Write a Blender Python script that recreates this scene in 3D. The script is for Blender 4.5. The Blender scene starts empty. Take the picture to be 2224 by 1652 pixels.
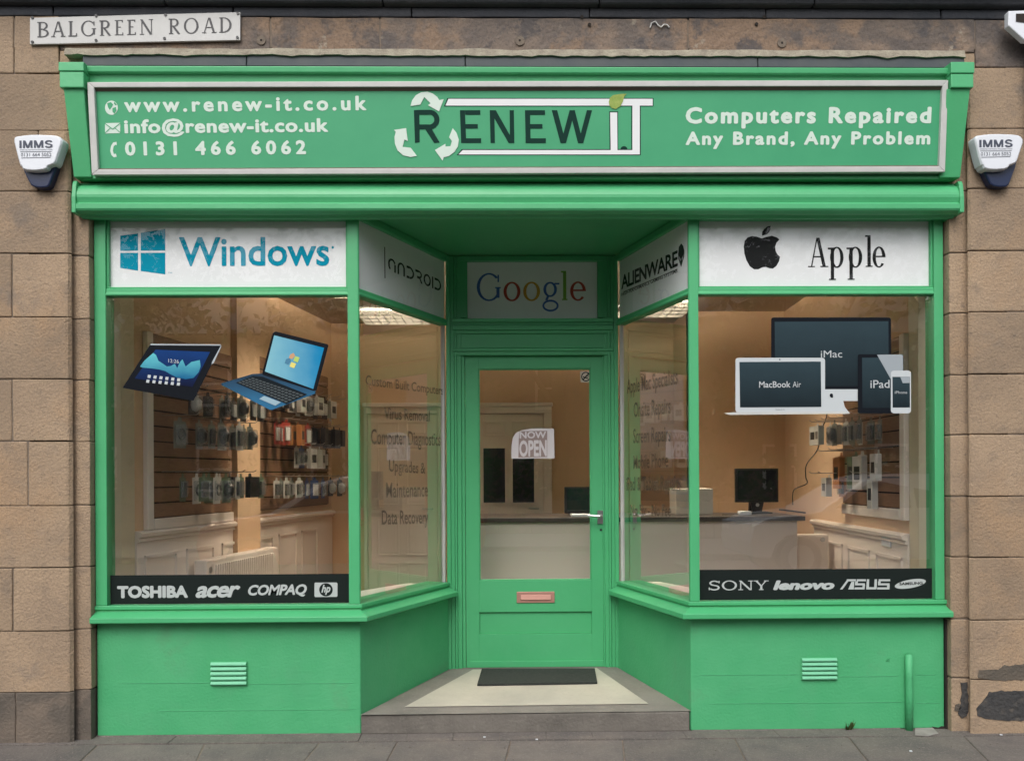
import bpy, math, random
from mathutils import Vector, Matrix, noise
random.seed(7)
sc = bpy.context.scene
COL = sc.collection
# ------------------------------------------------------------------ camera, world, sun, exposure
Z0, EYE, F, PX, PY = 4.75, 1.40, 1890.0, 1112.0, 1034.0
YAW, ROLL = math.radians(0.9), math.radians(0.28)
CAM = Vector((0, -Z0, EYE))
FW = Vector((math.sin(YAW), math.cos(YAW), 0)); RT0 = Vector((math.cos(YAW), -math.sin(YAW), 0)); UP0 = Vector((0, 0, 1))
RT = RT0 * math.cos(ROLL) - UP0 * math.sin(ROLL); UPV = UP0 * math.cos(ROLL) + RT0 * math.sin(ROLL)
cd = bpy.data.cameras.new('camera'); camo = bpy.data.objects.new('camera', cd); COL.objects.link(camo)
cd.sensor_width = 36; cd.lens = 36 * F / 2224; cd.shift_y = (PY - 826) / 2224.0; cd.clip_start = .05; cd.clip_end = 400
M = Matrix((RT, UPV, -FW)).transposed().to_4x4(); M.translation = CAM; camo.matrix_world = M
sc.camera = camo
SUN_EL, SUN_AZ = math.radians(48), math.radians(194)
w = bpy.data.worlds.new('World'); sc.world = w; w.use_nodes = True
nt = w.node_tree; bg = nt.nodes['Background']
sky = nt.nodes.new('ShaderNodeTexSky'); sky.sky_type = 'NISHITA'; sky.sun_disc = False
sky.sun_elevation = SUN_EL; sky.sun_rotation = SUN_AZ; sky.air_density = 1.0; sky.dust_density = 4.0; sky.ozone_density = 1.0
hs = nt.nodes.new('ShaderNodeHueSaturation'); hs.inputs['Saturation'].default_value = .38
nt.links.new(sky.outputs[0], hs.inputs['Color']); nt.links.new(hs.outputs[0], bg.inputs[0]); bg.inputs[1].default_value = .15
sl = bpy.data.lights.new('sun', 'SUN'); sl.energy = .9; sl.angle = math.radians(40); sl.color = (1, .97, .93)
so = bpy.data.objects.new('sun', sl); COL.objects.link(so)
so.rotation_euler = (math.radians(42), 0, math.radians(-14))
so.location = (0, -8, 9)
vs = sc.view_settings; sc.display_settings.display_device = 'sRGB'
vs.view_transform = 'Standard'; vs.look = 'None'; vs.gamma = 1; vs.use_curve_mapping = False; vs.exposure = 0.5
sc.render.engine = 'CYCLES'
cy = sc.cycles; cy.use_denoising = True; cy.max_bounces = 8; cy.diffuse_bounces = 4; cy.transparent_max_bounces = 24
cy.caustics_reflective = False; cy.caustics_refractive = False; cy.sample_clamp_indirect = 6

# ------------------------------------------------------------------ helpers
def ray(px, py): return (FW * F + RT * (px - PX) + UPV * (PY - py)).normalized()
def U(px, py, Y):
    r = ray(px, py); return CAM + r * ((Y + Z0) / r.y)
def X(px, Y=0.0, py=PY): return U(px, py, Y).x
def Zh(py, Y=0.0, px=PX): return U(px, py, Y).z
def crop(ox, oy, k): return lambda x, y: ((ox + x / k) / 1.2226, (oy + y / k) / 1.2226)
class Plane:
    def __init__(s, pt, n): s.p = Vector(pt); s.n = Vector(n).normalized()
    def hit(s, px, py, off=0.0):
        r = ray(px, py); p = s.p + s.n * off
        return CAM + r * ((p - CAM).dot(s.n) / r.dot(s.n))

MATS = {}
def mat(name, col, rough=.6, col2=None, nscale=3.0, bump=0.0, bscale=80.0, metal=0.0, spec=.5, vary=0.0, detail=5, stretch=None, emit=None, estr=0.0, coat=0.0, speck=None, alpha=1.0):
    if name in MATS: return MATS[name]
    m = bpy.data.materials.new(name); m.use_nodes = True; MATS[name] = m
    t = m.node_tree; N = t.nodes; L = t.links; b = N['Principled BSDF']
    b.inputs['Roughness'].default_value = rough; b.inputs['Metallic'].default_value = metal
    b.inputs['Specular IOR Level'].default_value = spec; b.inputs['Coat Weight'].default_value = coat
    b.inputs['Alpha'].default_value = alpha
    b.inputs['Base Color'].default_value = (*col, 1)
    geo = N.new('ShaderNodeNewGeometry'); mp = N.new('ShaderNodeMapping'); L.new(geo.outputs['Position'], mp.inputs[0])
    if stretch: mp.inputs['Scale'].default_value = stretch
    src = None
    if col2 or vary:
        nz = N.new('ShaderNodeTexNoise'); nz.inputs['Scale'].default_value = nscale; nz.inputs['Detail'].default_value = detail; nz.inputs['Roughness'].default_value = .62
        L.new(mp.outputs[0], nz.inputs['Vector'])
        mx = N.new('ShaderNodeMix'); mx.data_type = 'RGBA'
        rp = N.new('ShaderNodeValToRGB'); rp.color_ramp.elements[0].position = .36; rp.color_ramp.elements[1].position = .68
        L.new(nz.outputs[0], rp.inputs[0]); L.new(rp.outputs[0], mx.inputs[0])
        mx.inputs[6].default_value = (*col, 1); mx.inputs[7].default_value = (*(col2 or col), 1); src = mx.outputs[2]
        if vary:
            oi = N.new('ShaderNodeObjectInfo'); mr = N.new('ShaderNodeMapRange'); mr.inputs[3].default_value = 1 - vary; mr.inputs[4].default_value = 1 + vary
            L.new(oi.outputs['Random'], mr.inputs[0])
            vm = N.new('ShaderNodeVectorMath'); vm.operation = 'SCALE'; L.new(src, vm.inputs[0]); L.new(mr.outputs[0], vm.inputs['Scale']); src = vm.outputs[0]
    if speck:
        sc_, amt, scol = speck
        n3 = N.new('ShaderNodeTexNoise'); n3.inputs['Scale'].default_value = sc_; n3.inputs['Detail'].default_value = 3
        L.new(mp.outputs[0], n3.inputs['Vector'])
        r3 = N.new('ShaderNodeValToRGB'); r3.color_ramp.elements[0].position = .56; r3.color_ramp.elements[1].position = .72
        L.new(n3.outputs[0], r3.inputs[0])
        m3 = N.new('ShaderNodeMath'); m3.operation = 'MULTIPLY'; m3.inputs[1].default_value = amt; L.new(r3.outputs[0], m3.inputs[0])
        mx3 = N.new('ShaderNodeMix'); mx3.data_type = 'RGBA'; L.new(m3.outputs[0], mx3.inputs[0])
        if src: L.new(src, mx3.inputs[6])
        else: mx3.inputs[6].default_value = (*col, 1)
        mx3.inputs[7].default_value = (*scol, 1); src = mx3.outputs[2]
    if src: L.new(src, b.inputs['Base Color'])
    if bump:
        n2 = N.new('ShaderNodeTexNoise'); n2.inputs['Scale'].default_value = bscale; n2.inputs['Detail'].default_value = 6
        L.new(mp.outputs[0], n2.inputs['Vector'])
        bp = N.new('ShaderNodeBump'); bp.inputs['Strength'].default_value = bump; bp.inputs['Distance'].default_value = .01
        L.new(n2.outputs[0], bp.inputs['Height']); L.new(bp.outputs[0], b.inputs['Normal'])
    if emit: b.inputs['Emission Color'].default_value = (*emit, 1); b.inputs['Emission Strength'].default_value = estr
    return m

def glass_mat(name, tint=(.96, .97, .96), rough=0.0, refl=1.0):
    m = bpy.data.materials.new(name); m.use_nodes = True; t = m.node_tree; N = t.nodes; L = t.links
    N.remove(N['Principled BSDF']); out = N['Material Output']
    tr = N.new('ShaderNodeBsdfTransparent'); tr.inputs[0].default_value = (*tint, 1)
    gl = N.new('ShaderNodeBsdfGlossy'); gl.inputs['Roughness'].default_value = rough; gl.inputs['Color'].default_value = (1, 1, 1, 1)
    fr = N.new('ShaderNodeFresnel'); ge = N.new('ShaderNodeNewGeometry'); io = N.new('ShaderNodeMapRange')
    io.inputs[3].default_value = 1.5; io.inputs[4].default_value = 1 / 1.5; L.new(ge.outputs['Backfacing'], io.inputs[0]); L.new(io.outputs[0], fr.inputs[0])   # a single sheet: same reflectance from both sides
    ml = N.new('ShaderNodeMath'); ml.operation = 'MULTIPLY'; ml.inputs[1].default_value = 1.7 * refl; ml.use_clamp = True
    mx = N.new('ShaderNodeMixShader'); L.new(fr.outputs[0], ml.inputs[0]); L.new(ml.outputs[0], mx.inputs[0])
    L.new(tr.outputs[0], mx.inputs[1]); L.new(gl.outputs[0], mx.inputs[2]); L.new(mx.outputs[0], out.inputs[0])
    return m

def base_props(o, label=None, cat=None, group=None, kind=None):
    if label: o['label'] = label
    if cat: o['category'] = cat
    if group: o['group'] = group
    if kind: o['kind'] = kind
    return o
def thing(name, loc, label, cat, group=None):
    o = bpy.data.objects.new(name, None); COL.objects.link(o); o.location = loc; o.empty_display_size = .1
    o['wl'] = tuple(loc); return base_props(o, label, cat, group)
def wl(o): return Vector(o['wl']) if 'wl' in o else Vector((0, 0, 0))

class MB:
    def __init__(s): s.v = []; s.f = []; s.m = []
    def add(s, vs, fs, mi=0):
        b = len(s.v); s.v += [Vector(v) for v in vs]
        for f in fs: s.f.append([b + i for i in f]); s.m.append(mi)
        return s
    def box(s, x0, x1, y0, y1, z0, z1, mi=0):
        if x0 > x1: x0, x1 = x1, x0
        if y0 > y1: y0, y1 = y1, y0
        if z0 > z1: z0, z1 = z1, z0
        v = [(x0, y0, z0), (x1, y0, z0), (x1, y1, z0), (x0, y1, z0), (x0, y0, z1), (x1, y0, z1), (x1, y1, z1), (x0, y1, z1)]
        return s.add(v, [(0, 3, 2, 1), (4, 5, 6, 7), (0, 1, 5, 4), (1, 2, 6, 5), (2, 3, 7, 6), (3, 0, 4, 7)], mi)
    def obox(s, o, ax, ay, az, mi=0):                 # box from a corner and three edge vectors
        o = Vector(o); ax = Vector(ax); ay = Vector(ay); az = Vector(az)
        v = [o, o + ax, o + ax + ay, o + ay, o + az, o + ax + az, o + ax + ay + az, o + ay + az]
        return s.add(v, [(0, 3, 2, 1), (4, 5, 6, 7), (0, 1, 5, 4), (1, 2, 6, 5), (2, 3, 7, 6), (3, 0, 4, 7)], mi)
    def poly(s, pts, mi=0): return s.add(pts, [tuple(range(len(pts)))], mi)
    def prism(s, pts, vec, mi=0, mi_side=None):
        n = len(pts); vec = Vector(vec); p = [Vector(q) for q in pts]; q = [a + vec for a in p]
        s.add(p + q, [tuple(range(n)), tuple(range(2 * n - 1, n - 1, -1))], mi)
        b = len(s.v) - 2 * n
        for i in range(n):
            j = (i + 1) % n; s.f.append([b + i, b + n + i, b + n + j, b + j]); s.m.append(mi if mi_side is None else mi_side)
        return s
    def tube(s, pts, r, n=8, mi=0, cap=True):
        pts = [Vector(p) for p in pts]; rings = []
        for i, p in enumerate(pts):
            d = (pts[min(i + 1, len(pts) - 1)] - pts[max(i - 1, 0)]).normalized()
            a = d.orthogonal().normalized() if i == 0 else (rings[-1][1] - d * rings[-1][1].dot(d)).normalized()
            rr = r[i] if isinstance(r, (list, tuple)) else r
            bb = d.cross(a); rings.append(([p + (a * math.cos(2 * math.pi * k / n) + bb * math.sin(2 * math.pi * k / n)) * rr for k in range(n)], a))
        b = len(s.v)
        for rg, _ in rings: s.v += rg
        for i in range(len(pts) - 1):
            for k in range(n):
                k2 = (k + 1) % n; s.f.append([b + i * n + k, b + i * n + k2, b + (i + 1) * n + k2, b + (i + 1) * n + k]); s.m.append(mi)
        if cap:
            s.f.append([b + k for k in range(n)][::-1]); s.m.append(mi)
            s.f.append([b + (len(pts) - 1) * n + k for k in range(n)]); s.m.append(mi)
        return s
    def sweep(s, path, prof, mi=0):                   # closed profile [(outward, z)] along a plan path with mitred corners
        path = [Vector((p[0], p[1])) for p in path]; np_ = len(path); dirs = [(path[i + 1] - path[i]).normalized() for i in range(np_ - 1)]
        nrm = [Vector((d.y, -d.x)) for d in dirs]; mit = []
        for i in range(np_):
            if i == 0: mit.append(nrm[0])
            elif i == np_ - 1: mit.append(nrm[-1])
            else:
                m_ = (nrm[i - 1] + nrm[i]).normalized(); mit.append(m_ / max(.2, m_.dot(nrm[i])))
        b = len(s.v); k = len(prof)
        for i in range(np_):
            for o, z in prof: q = path[i] + mit[i] * o; s.v.append(Vector((q.x, q.y, z)))
        for i in range(np_ - 1):
            for j in range(k):
                j2 = (j + 1) % k; s.f.append([b + i * k + j, b + i * k + j2, b + (i + 1) * k + j2, b + (i + 1) * k + j]); s.m.append(mi)
        s.f.append([b + j for j in range(k)][::-1]); s.m.append(mi); s.f.append([b + (np_ - 1) * k + j for j in range(k)]); s.m.append(mi)
        return s
    def build(s, name, mats, parent=None, bevel=0.0, smooth=False, seg=2, label=None, cat=None, group=None, kind=None, jitter=0.0):
        mats = mats if isinstance(mats, (list, tuple)) else [mats]
        xs = [v.x for v in s.v]; ys = [v.y for v in s.v]; zs = [v.z for v in s.v]
        o0 = Vector(((min(xs) + max(xs)) / 2, (min(ys) + max(ys)) / 2, min(zs)))
        me = bpy.data.meshes.new(name)
        vv = s.v if not jitter else [v + Vector((random.uniform(-1, 1), random.uniform(-1, 1), random.uniform(-1, 1))) * jitter for v in s.v]
        me.from_pydata([tuple(v - o0) for v in vv], [], s.f)
        for m_ in mats: me.materials.append(m_)
        me.polygons.foreach_set('material_index', s.m)
        if smooth: me.polygons.foreach_set('use_smooth', [True] * len(s.f))
        me.update()
        o = bpy.data.objects.new(name, me); COL.objects.link(o)
        if parent is not None: o.parent = parent; o.location = o0 - wl(parent)
        else: o.location = o0
        o['wl'] = tuple(o0)
        if bevel:
            bm_ = o.modifiers.new('bevel', 'BEVEL'); bm_.width = bevel; bm_.segments = seg; bm_.limit_method = 'ANGLE'; bm_.angle_limit = math.radians(40)
        return base_props(o, label, cat, group, kind)

# text: Blender's own built-in font turned into flat mesh; drawn between two base points with a given cap height
_tc = {}
def text_mesh(s, space=1.0, shear=0.0, off=0.0):
    k = (s, space, shear, off)
    if k in _tc: return _tc[k]
    c = bpy.data.curves.new('txt', 'FONT'); c.body = s; c.space_character = space; c.shear = shear; c.offset = off; c.resolution_u = 3
    ob = bpy.data.objects.new('txt', c); COL.objects.link(ob)
    dg = bpy.context.evaluated_depsgraph_get(); dg.update()
    me = bpy.data.meshes.new_from_object(ob.evaluated_get(dg))
    r = ([(v.co.x, v.co.y) for v in me.vertices], [tuple(p.vertices) for p in me.polygons])
    bpy.data.objects.remove(ob); bpy.data.curves.remove(c); bpy.data.meshes.remove(me)
    _tc[k] = r; return r
CAP = max(y for x, y in text_mesh('H')[0])
def text(mb, s, pl, p0, p1, top, off=.001, space=1.0, shear=0.0, bold=0.0, mi=0, boldy=None):
    """p0,p1: pixels of the base line ends; top: pixel height of the capitals at p0"""
    vs_, fs = text_mesh(s, space, shear, 0.0 if bold < .008 else .006)
    x0 = min(v[0] for v in vs_) - bold; x1 = max(v[0] for v in vs_) + bold
    A = pl.hit(*p0, off); B = pl.hit(*p1, off); C = pl.hit(p0[0], top, off); up = (UP0 - pl.n * pl.n.z).normalized() * (C - A).length
    shifts = [(0, 0)] if not bold else [(a * bold, b * (bold if boldy is None else boldy)) for a, b in ((0, 0), (1, 0), (-1, 0), (.7, .7), (-.7, .7), (.7, -.7), (-.7, -.7), (0, 1), (0, -1))]
    for i, (dx, dy) in enumerate(shifts):
        o2 = pl.n * (.00006 * i)
        mb.add([A + (B - A) * ((x + dx - x0) / (x1 - x0)) + up * ((y + dy) / CAP) + o2 for x, y in vs_], fs, mi)
# own letters with serifs / special shapes: polygons in a unit cap-height box
def ring(cx, cy, rx, ry, ix, iy, a0=0, a1=360, n=26, icx=None):
    pts = []; icx = cx if icx is None else icx
    out = []
    k = max(3, int(n * abs(a1 - a0) / 360))
    for i in range(k):
        A0 = math.radians(a0 + (a1 - a0) * i / k); A1 = math.radians(a0 + (a1 - a0) * (i + 1) / k)
        out.append([(cx + rx * math.cos(A0), cy + ry * math.sin(A0)), (cx + rx * math.cos(A1), cy + ry * math.sin(A1)),
                    (icx + ix * math.cos(A1), cy + iy * math.sin(A1)), (icx + ix * math.cos(A0), cy + iy * math.sin(A0))])
    return out
def bar(x0, y0, x1, y1): return [[(x0, y0), (x1, y0), (x1, y1), (x0, y1)]]
def dg_(x0, y0, x1, y1, w_): return [[(x0 - w_ / 2, y0), (x0 + w_ / 2, y0), (x1 + w_ / 2, y1), (x1 - w_ / 2, y1)]]
def serif_glyph(ch, T, t, s, wd=1.0):
    h = t * .8
    def sf(x, y, w_): return bar(x - w_ / 2, y, x + w_ / 2, y + h)
    W = wd
    if ch == 'B': return ring(.2 * W + T, .75, .3 * W, .25, .3 * W - T, .25 - t, -90, 90) + ring(.2 * W + T, .26, .36 * W, .26, .36 * W - T, .26 - t, -90, 90) + bar(.08, 0, .08 + T, 1) + bar(.0, 0, .2 * W + T, t) + bar(.0, 1 - t, .2 * W + T, 1) + bar(.1, .5, .2 * W + T, .5 + t), .66 * W
    if ch == 'A': return dg_(.1, 0, .38 * W, 1, t) + dg_(.7 * W, 0, .42 * W, 1, T) + bar(.2 * W, .33, .58 * W, .33 + t) + sf(.1, 0, s) + sf(.7 * W, 0, s * 1.15), .82 * W
    if ch == 'L': return bar(.08, 0, .08 + T, 1) + bar(0, 0, .5 * W, t) + dg_(.48 * W, 0, .5 * W, .2, t) + sf(.08 + T / 2, 1 - h, s), .56 * W
    if ch == 'G': return ring(.45 * W, .5, .45 * W, .52, .45 * W - T, .52 - t, 42, 325) + bar(.72 * W, .1, .72 * W + T, .45) + sf(.72 * W + T / 2, .45, s) + dg_(.79 * W, .68, .79 * W, .95, t), .93 * W
    if ch == 'R': return bar(.08, 0, .08 + T, 1) + ring(.2 * W + T, .74, .28 * W, .26, .28 * W - T, .26 - t, -90, 90) + bar(0, 1 - t, .2 * W + T, 1) + bar(.1, .48, .2 * W + T, .48 + t) + dg_(.62 * W, 0, .28 * W, .5, T * 1.1) + sf(.08 + T / 2, 0, s), .72 * W
    if ch == 'E': return bar(.08, 0, .08 + T, 1) + bar(0, 0, .48 * W, t) + bar(0, 1 - t, .45 * W, 1) + bar(.1, .5, .38 * W, .5 + t) + bar(.46 * W, 0, .46 * W + t, .18) + bar(.43 * W, .84, .43 * W + t, 1), .56 * W
    if ch == 'N': return bar(.1, 0, .1 + t, 1) + bar(.68 * W, 0, .68 * W + t, 1) + dg_(.68 * W, 0, .1, 1, T * 1.15) + sf(.1 + t / 2, 0, s) + sf(.68 * W, 1 - h, s), .84 * W
    if ch == 'O': return ring(.45 * W, .5, .45 * W, .52, .45 * W - T, .52 - t), .94 * W
    if ch == 'D': return bar(.08, 0, .08 + T, 1) + ring(.25 * W, .5, .5 * W, .5, .5 * W - T, .5 - t, -90, 90) + bar(0, 0, .27 * W, t) + bar(0, 1 - t, .27 * W, 1), .8 * W
    if ch == 'S': return ring(.33 * W, .74, .29 * W, .28, .29 * W - T * .85, .28 - t * 1.3, 25, 270) + ring(.33 * W, .27, .32 * W, .29, .32 * W - T * .85, .29 - t * 1.3, -155, 90) + bar(.58 * W, .74, .58 * W + t, .98) + bar(.0, .02, t, .3), .7 * W
    if ch == 'Y': return bar(.4 * W - T / 2, 0, .4 * W + T / 2, .48) + dg_(.4 * W, .42, .12, 1, T) + dg_(.4 * W, .42, .7 * W, 1, t * 1.1) + sf(.4 * W, 0, s) + sf(.12, 1 - h, s) + sf(.7 * W, 1 - h, s), .82 * W
    if ch == 'p': return bar(.1, -.42, .1 + T, .66) + ring(.36 * W + .03, .33, .3 * W, .36, .3 * W - T, .36 - t) + sf(.1 + T / 2, -.44, s) + bar(0, .6, .12, .66), .74 * W + .04
    if ch == 'l': return bar(.08, 0, .08 + T, 1.08) + sf(.08 + T / 2, 0, s) + bar(0, 1.02, .1, 1.08), .28 * W
    if ch == 'e': return ring(.3 * W, .33, .29 * W, .36, .29 * W - T, .36 - t, 0, 320) + bar(.06 * W, .33, .59 * W, .33 + t), .64 * W
    if ch == 'o': return ring(.32 * W, .33, .31 * W, .36, .31 * W - T, .36 - t), .68 * W
    if ch == 'g': return ring(.28 * W, .4, .25 * W, .28, .25 * W - T * .9, .28 - t) + ring(.29 * W, -.2, .3 * W, .22, .3 * W - t * 1.3, .22 - t * 1.2) + bar(.44 * W, .58, .62 * W, .58 + t) + dg_(.14 * W, .0, .2 * W, .15, T * .8), .64 * W
    return [], .35 * W
def glyphs(mb, pl, items, p0, p1, top, off=.001, mi=0, mis=None):
    """items: list of (polys, advance); laid between p0 and p1"""
    tot = sum(a for _, a in items); A = pl.hit(*p0, off); B = pl.hit(*p1, off); C = pl.hit(p0[0], top, off); up = (UP0 - pl.n * pl.n.z).normalized() * (C - A).length; x = 0; k = 0
    for gi, (ps, adv) in enumerate(items):
        for p in ps:
            k += 1
            mb.poly([A + (B - A) * ((x + q[0]) / tot) + up * q[1] + pl.n * (.00004 * (k % 40)) for q in p], mis[gi] if mis else mi)
        x += adv
def serif(mb, s, pl, p0, p1, top, T=.13, t=.05, sw=.26, wd=1.0, gap=.1, space=.45, off=.001, mi=0, mis=None):
    it = []
    for ch in s:
        g = serif_glyph(ch, T, t, sw, wd) if ch != ' ' else ([], space); it.append((g[0], g[1] + gap))
    glyphs(mb, pl, it, p0, p1, top, off, mi, mis)
def dpoly(mb, pl, pts, off=.001, mi=0, c=None):
    mb.poly([pl.hit(*(c(*q) if c else q), off) for q in pts], mi)
def circle(cx, cy, rx, ry=None, n=28, a0=0, a1=360, rot=0):
    ry = rx if ry is None else ry; r = math.radians(rot)
    return [(cx + rx * math.cos(a) * math.cos(r) - ry * math.sin(a) * math.sin(r), cy + rx * math.cos(a) * math.sin(r) + ry * math.sin(a) * math.cos(r)) for a in [math.radians(a0 + (a1 - a0) * i / n) for i in range(n)]]

# ------------------------------------------------------------------ materials
GREEN = (.062, .375, .155)
M_green = mat('green_paint', GREEN, .42, (.075, .405, .175), 2.2, bump=.12, bscale=30, speck=(9, .12, (.09, .36, .18)))
M_green_r = mat('green_masonry_paint', (.055, .355, .145), .62, (.075, .39, .17), 3.0, bump=.25, bscale=70, speck=(5, .22, (.085, .31, .16)))
M_stone = mat('sandstone', (.35, .255, .168), .92, (.26, .192, .132), 2.6, bump=.6, bscale=75, vary=.14, speck=(9, .4, (.155, .125, .10)))
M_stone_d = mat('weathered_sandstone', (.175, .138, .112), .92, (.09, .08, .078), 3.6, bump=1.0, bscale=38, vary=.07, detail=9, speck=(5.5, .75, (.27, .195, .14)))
M_pave = mat('paving_stone', (.155, .135, .12), .9, (.105, .095, .09), 4, bump=.5, bscale=70, vary=.12, speck=(45, .4, (.24, .215, .19)))
def add_layer(m, scale, lo, hi, col, amt=1.0, detail=8, off=(0, 0, 0)):
    t = m.node_tree; N = t.nodes; L = t.links; b = N['Principled BSDF']; old = b.inputs['Base Color'].links[0].from_socket
    g = N.new('ShaderNodeNewGeometry'); mp = N.new('ShaderNodeMapping'); mp.inputs['Location'].default_value = off; L.new(g.outputs['Position'], mp.inputs[0])
    n = N.new('ShaderNodeTexNoise'); n.inputs['Scale'].default_value = scale; n.inputs['Detail'].default_value = detail; n.inputs['Roughness'].default_value = .66; L.new(mp.outputs[0], n.inputs['Vector'])
    r = N.new('ShaderNodeMapRange'); r.inputs[1].default_value = lo; r.inputs[2].default_value = hi; r.inputs[4].default_value = amt; L.new(n.outputs[0], r.inputs[0])
    x = N.new('ShaderNodeMix'); x.data_type = 'RGBA'; L.new(r.outputs[0], x.inputs[0]); L.new(old, x.inputs[6]); x.inputs[7].default_value = (*col, 1); L.new(x.outputs[2], b.inputs['Base Color'])
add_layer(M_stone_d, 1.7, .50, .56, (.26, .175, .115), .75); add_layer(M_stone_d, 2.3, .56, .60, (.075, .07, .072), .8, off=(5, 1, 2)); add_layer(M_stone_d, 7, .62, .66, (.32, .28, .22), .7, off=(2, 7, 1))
add_layer(M_stone, 1.3, .50, .62, (.38, .25, .145), .65, off=(1, 3, 8)); add_layer(M_stone, 2.1, .58, .68, (.15, .13, .115), .65, off=(7, 2, 4)); add_layer(M_stone, 30, .60, .68, (.12, .095, .08), .5, off=(3, 3, 3))
add_layer(M_stone, 120, .48, .60, (.17, .13, .10), .4, off=(9, 3, 3)); add_layer(M_stone_d, 90, .50, .62, (.06, .055, .055), .4, off=(9, 3, 3)); add_layer(M_pave, 140, .56, .62, (.28, .25, .22), .45)
add_layer(M_green_r, 3.1, .60, .70, (.10, .25, .13), .35); add_layer(M_green_r, 45, .66, .70, (.02, .15, .07), .5)
add_layer(M_green, 26, .68, .72, (.12, .42, .24), .5); add_layer(M_green, 2.0, .60, .72, (.07, .28, .14), .4, off=(4, 4, 4))
M_stone_b = mat('damp_sandstone', (.15, .122, .098), .92, (.085, .075, .064), 3.2, bump=.7, bscale=60, vary=.1, speck=(7, .5, (.22, .17, .13)))
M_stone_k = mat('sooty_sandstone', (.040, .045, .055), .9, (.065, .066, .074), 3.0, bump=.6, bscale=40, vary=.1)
M_mortar = mat('old_mortar', (.21, .165, .125), .95, (.13, .105, .085), 12, bump=.5)
M_lime = mat('lime_mortar', (.34, .31, .24), .95, (.22, .19, .15), 14, bump=.8, bscale=60)
M_lead = mat('lead_sheet', (.042, .052, .062), .7, (.065, .072, .075), 5, bump=.2, bscale=20)
M_step = mat('concrete_step', (.17, .155, .135), .9, (.115, .105, .092), 5, bump=.5, bscale=60, speck=(40, .35, (.25, .23, .2)))
M_tile = mat('terrazzo', (.50, .46, .39), .55, (.42, .385, .33), 4, speck=(60, .25, (.3, .26, .22)))
M_tile_b = mat('terrazzo_border', (.22, .20, .18), .7, (.165, .15, .135), 5, speck=(60, .3, (.34, .31, .28)))
M_white = mat('white_sign_face', (.78, .80, .81), .5, (.74, .765, .775), 3)
M_vinyl = mat('pale_vinyl', (.62, .74, .66), .5)
M_wframe = mat('white_frame_paint', (.56, .56, .54), .4, (.48, .49, .475), 6)
M_brown = mat('painted_frame_shadow', (.13, .09, .075), .6)
M_signg = mat('sign_green', (.045, .33, .155), .5, (.055, .36, .17), 3)
M_dkg = mat('dark_green_vinyl', (.006, .036, .027), .75, spec=.15)
M_blk = mat('black_vinyl', (.012, .013, .014), .75, spec=.15)
M_strip = mat('black_strip_vinyl', (.009, .014, .013), .7, spec=.15)
M_grey = mat('silver_grey_vinyl', (.44, .47, .47), .6, spec=.2)
M_cyan = mat('cyan_vinyl', (.0, .27, .40), .7, spec=.1)
M_glass = glass_mat('window_glass', refl=1.9)
M_glass_p = glass_mat('panel_glass', (.99, .99, .99), refl=.42)
M_metal = mat('brushed_steel', (.55, .55, .55), .3, metal=1.0)
M_copper = mat('copper_letter_plate', (.52, .27, .22), .45, metal=.5)
M_mat = mat('doormat_rubber', (.022, .026, .024), .95, (.035, .038, .034), 40, bump=1, bscale=200)
M_plast = mat('white_plastic', (.68, .71, .76), .35)
M_navy = mat('navy_plastic', (.012, .022, .065), .3)
M_cream = mat('cream_wall_paint', (.70, .49, .32), .8, (.67, .465, .30), 1.5)
M_cream2 = mat('pale_cream_reveal_paint', (.66, .60, .45), .8)
M_ceil = mat('ceiling_paint', (.50, .42, .34), .8)
M_gloss = mat('white_gloss_woodwork', (.80, .72, .66), .4)
M_slat = mat('slatwall_board', (.26, .15, .09), .45, (.22, .12, .07), 6, stretch=(2, 2, 14))
M_dark = mat('dark_cavity', (.02, .015, .012), .9)
M_ctop = mat('dark_worktop', (.055, .045, .04), .35, (.03, .025, .022), 20)
M_black = mat('black_plastic', (.012, .013, .015), .3)
M_screen = mat('dark_screen', (.008, .011, .016), .12)
M_floor = mat('laminate_floor', (.16, .10, .065), .5, (.12, .075, .05), 6, stretch=(1, 8, 1))

# ------------------------------------------------------------------ main measurements (metres, world)
YD = 1.00                                            # plane of the shop door
xoL, xoR = X(207), X(2050)                           # outer edges of the shopfront
xwL, xcL0, cL = X(232), X(757), X(782)               # left window edge, corner post
cR, xcR1, xwR = X(1497), X(1518), X(2030)
bL, bR = X(973, .95), X(1341, .95)
zt_ = lambda py, Y=0: (Zh(py + 2, Y, 495) + Zh(py - 3, Y, 1775)) / 2
zGB = (Zh(1316, 0, 495) + Zh(1300, 0, 1775)) / 2     # bottom of the glass
zTB, zTT = (Zh(642, 0, 495) + Zh(640, 0, 1775)) / 2, (Zh(625, 0, 495) + Zh(623, 0, 1775)) / 2
zHB = (Zh(475, 0, 495) + Zh(474, 0, 1775)) / 2       # underside of head rail
zHT = zHB + .045
zSILL = zGB - .085
zStep0, zStep1 = .108, .142
Lpath = [(xoL, 0), (cL, 0), (bL, .95)]; Rpath = [(bR, .95), (cR, 0), (xoR, 0)]
Lrecess = [(cL, 0), (bL, .95)]; Rrecess = [(bR, .95), (cR, 0)]
YS = -.10                                            # face of the stonework

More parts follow.
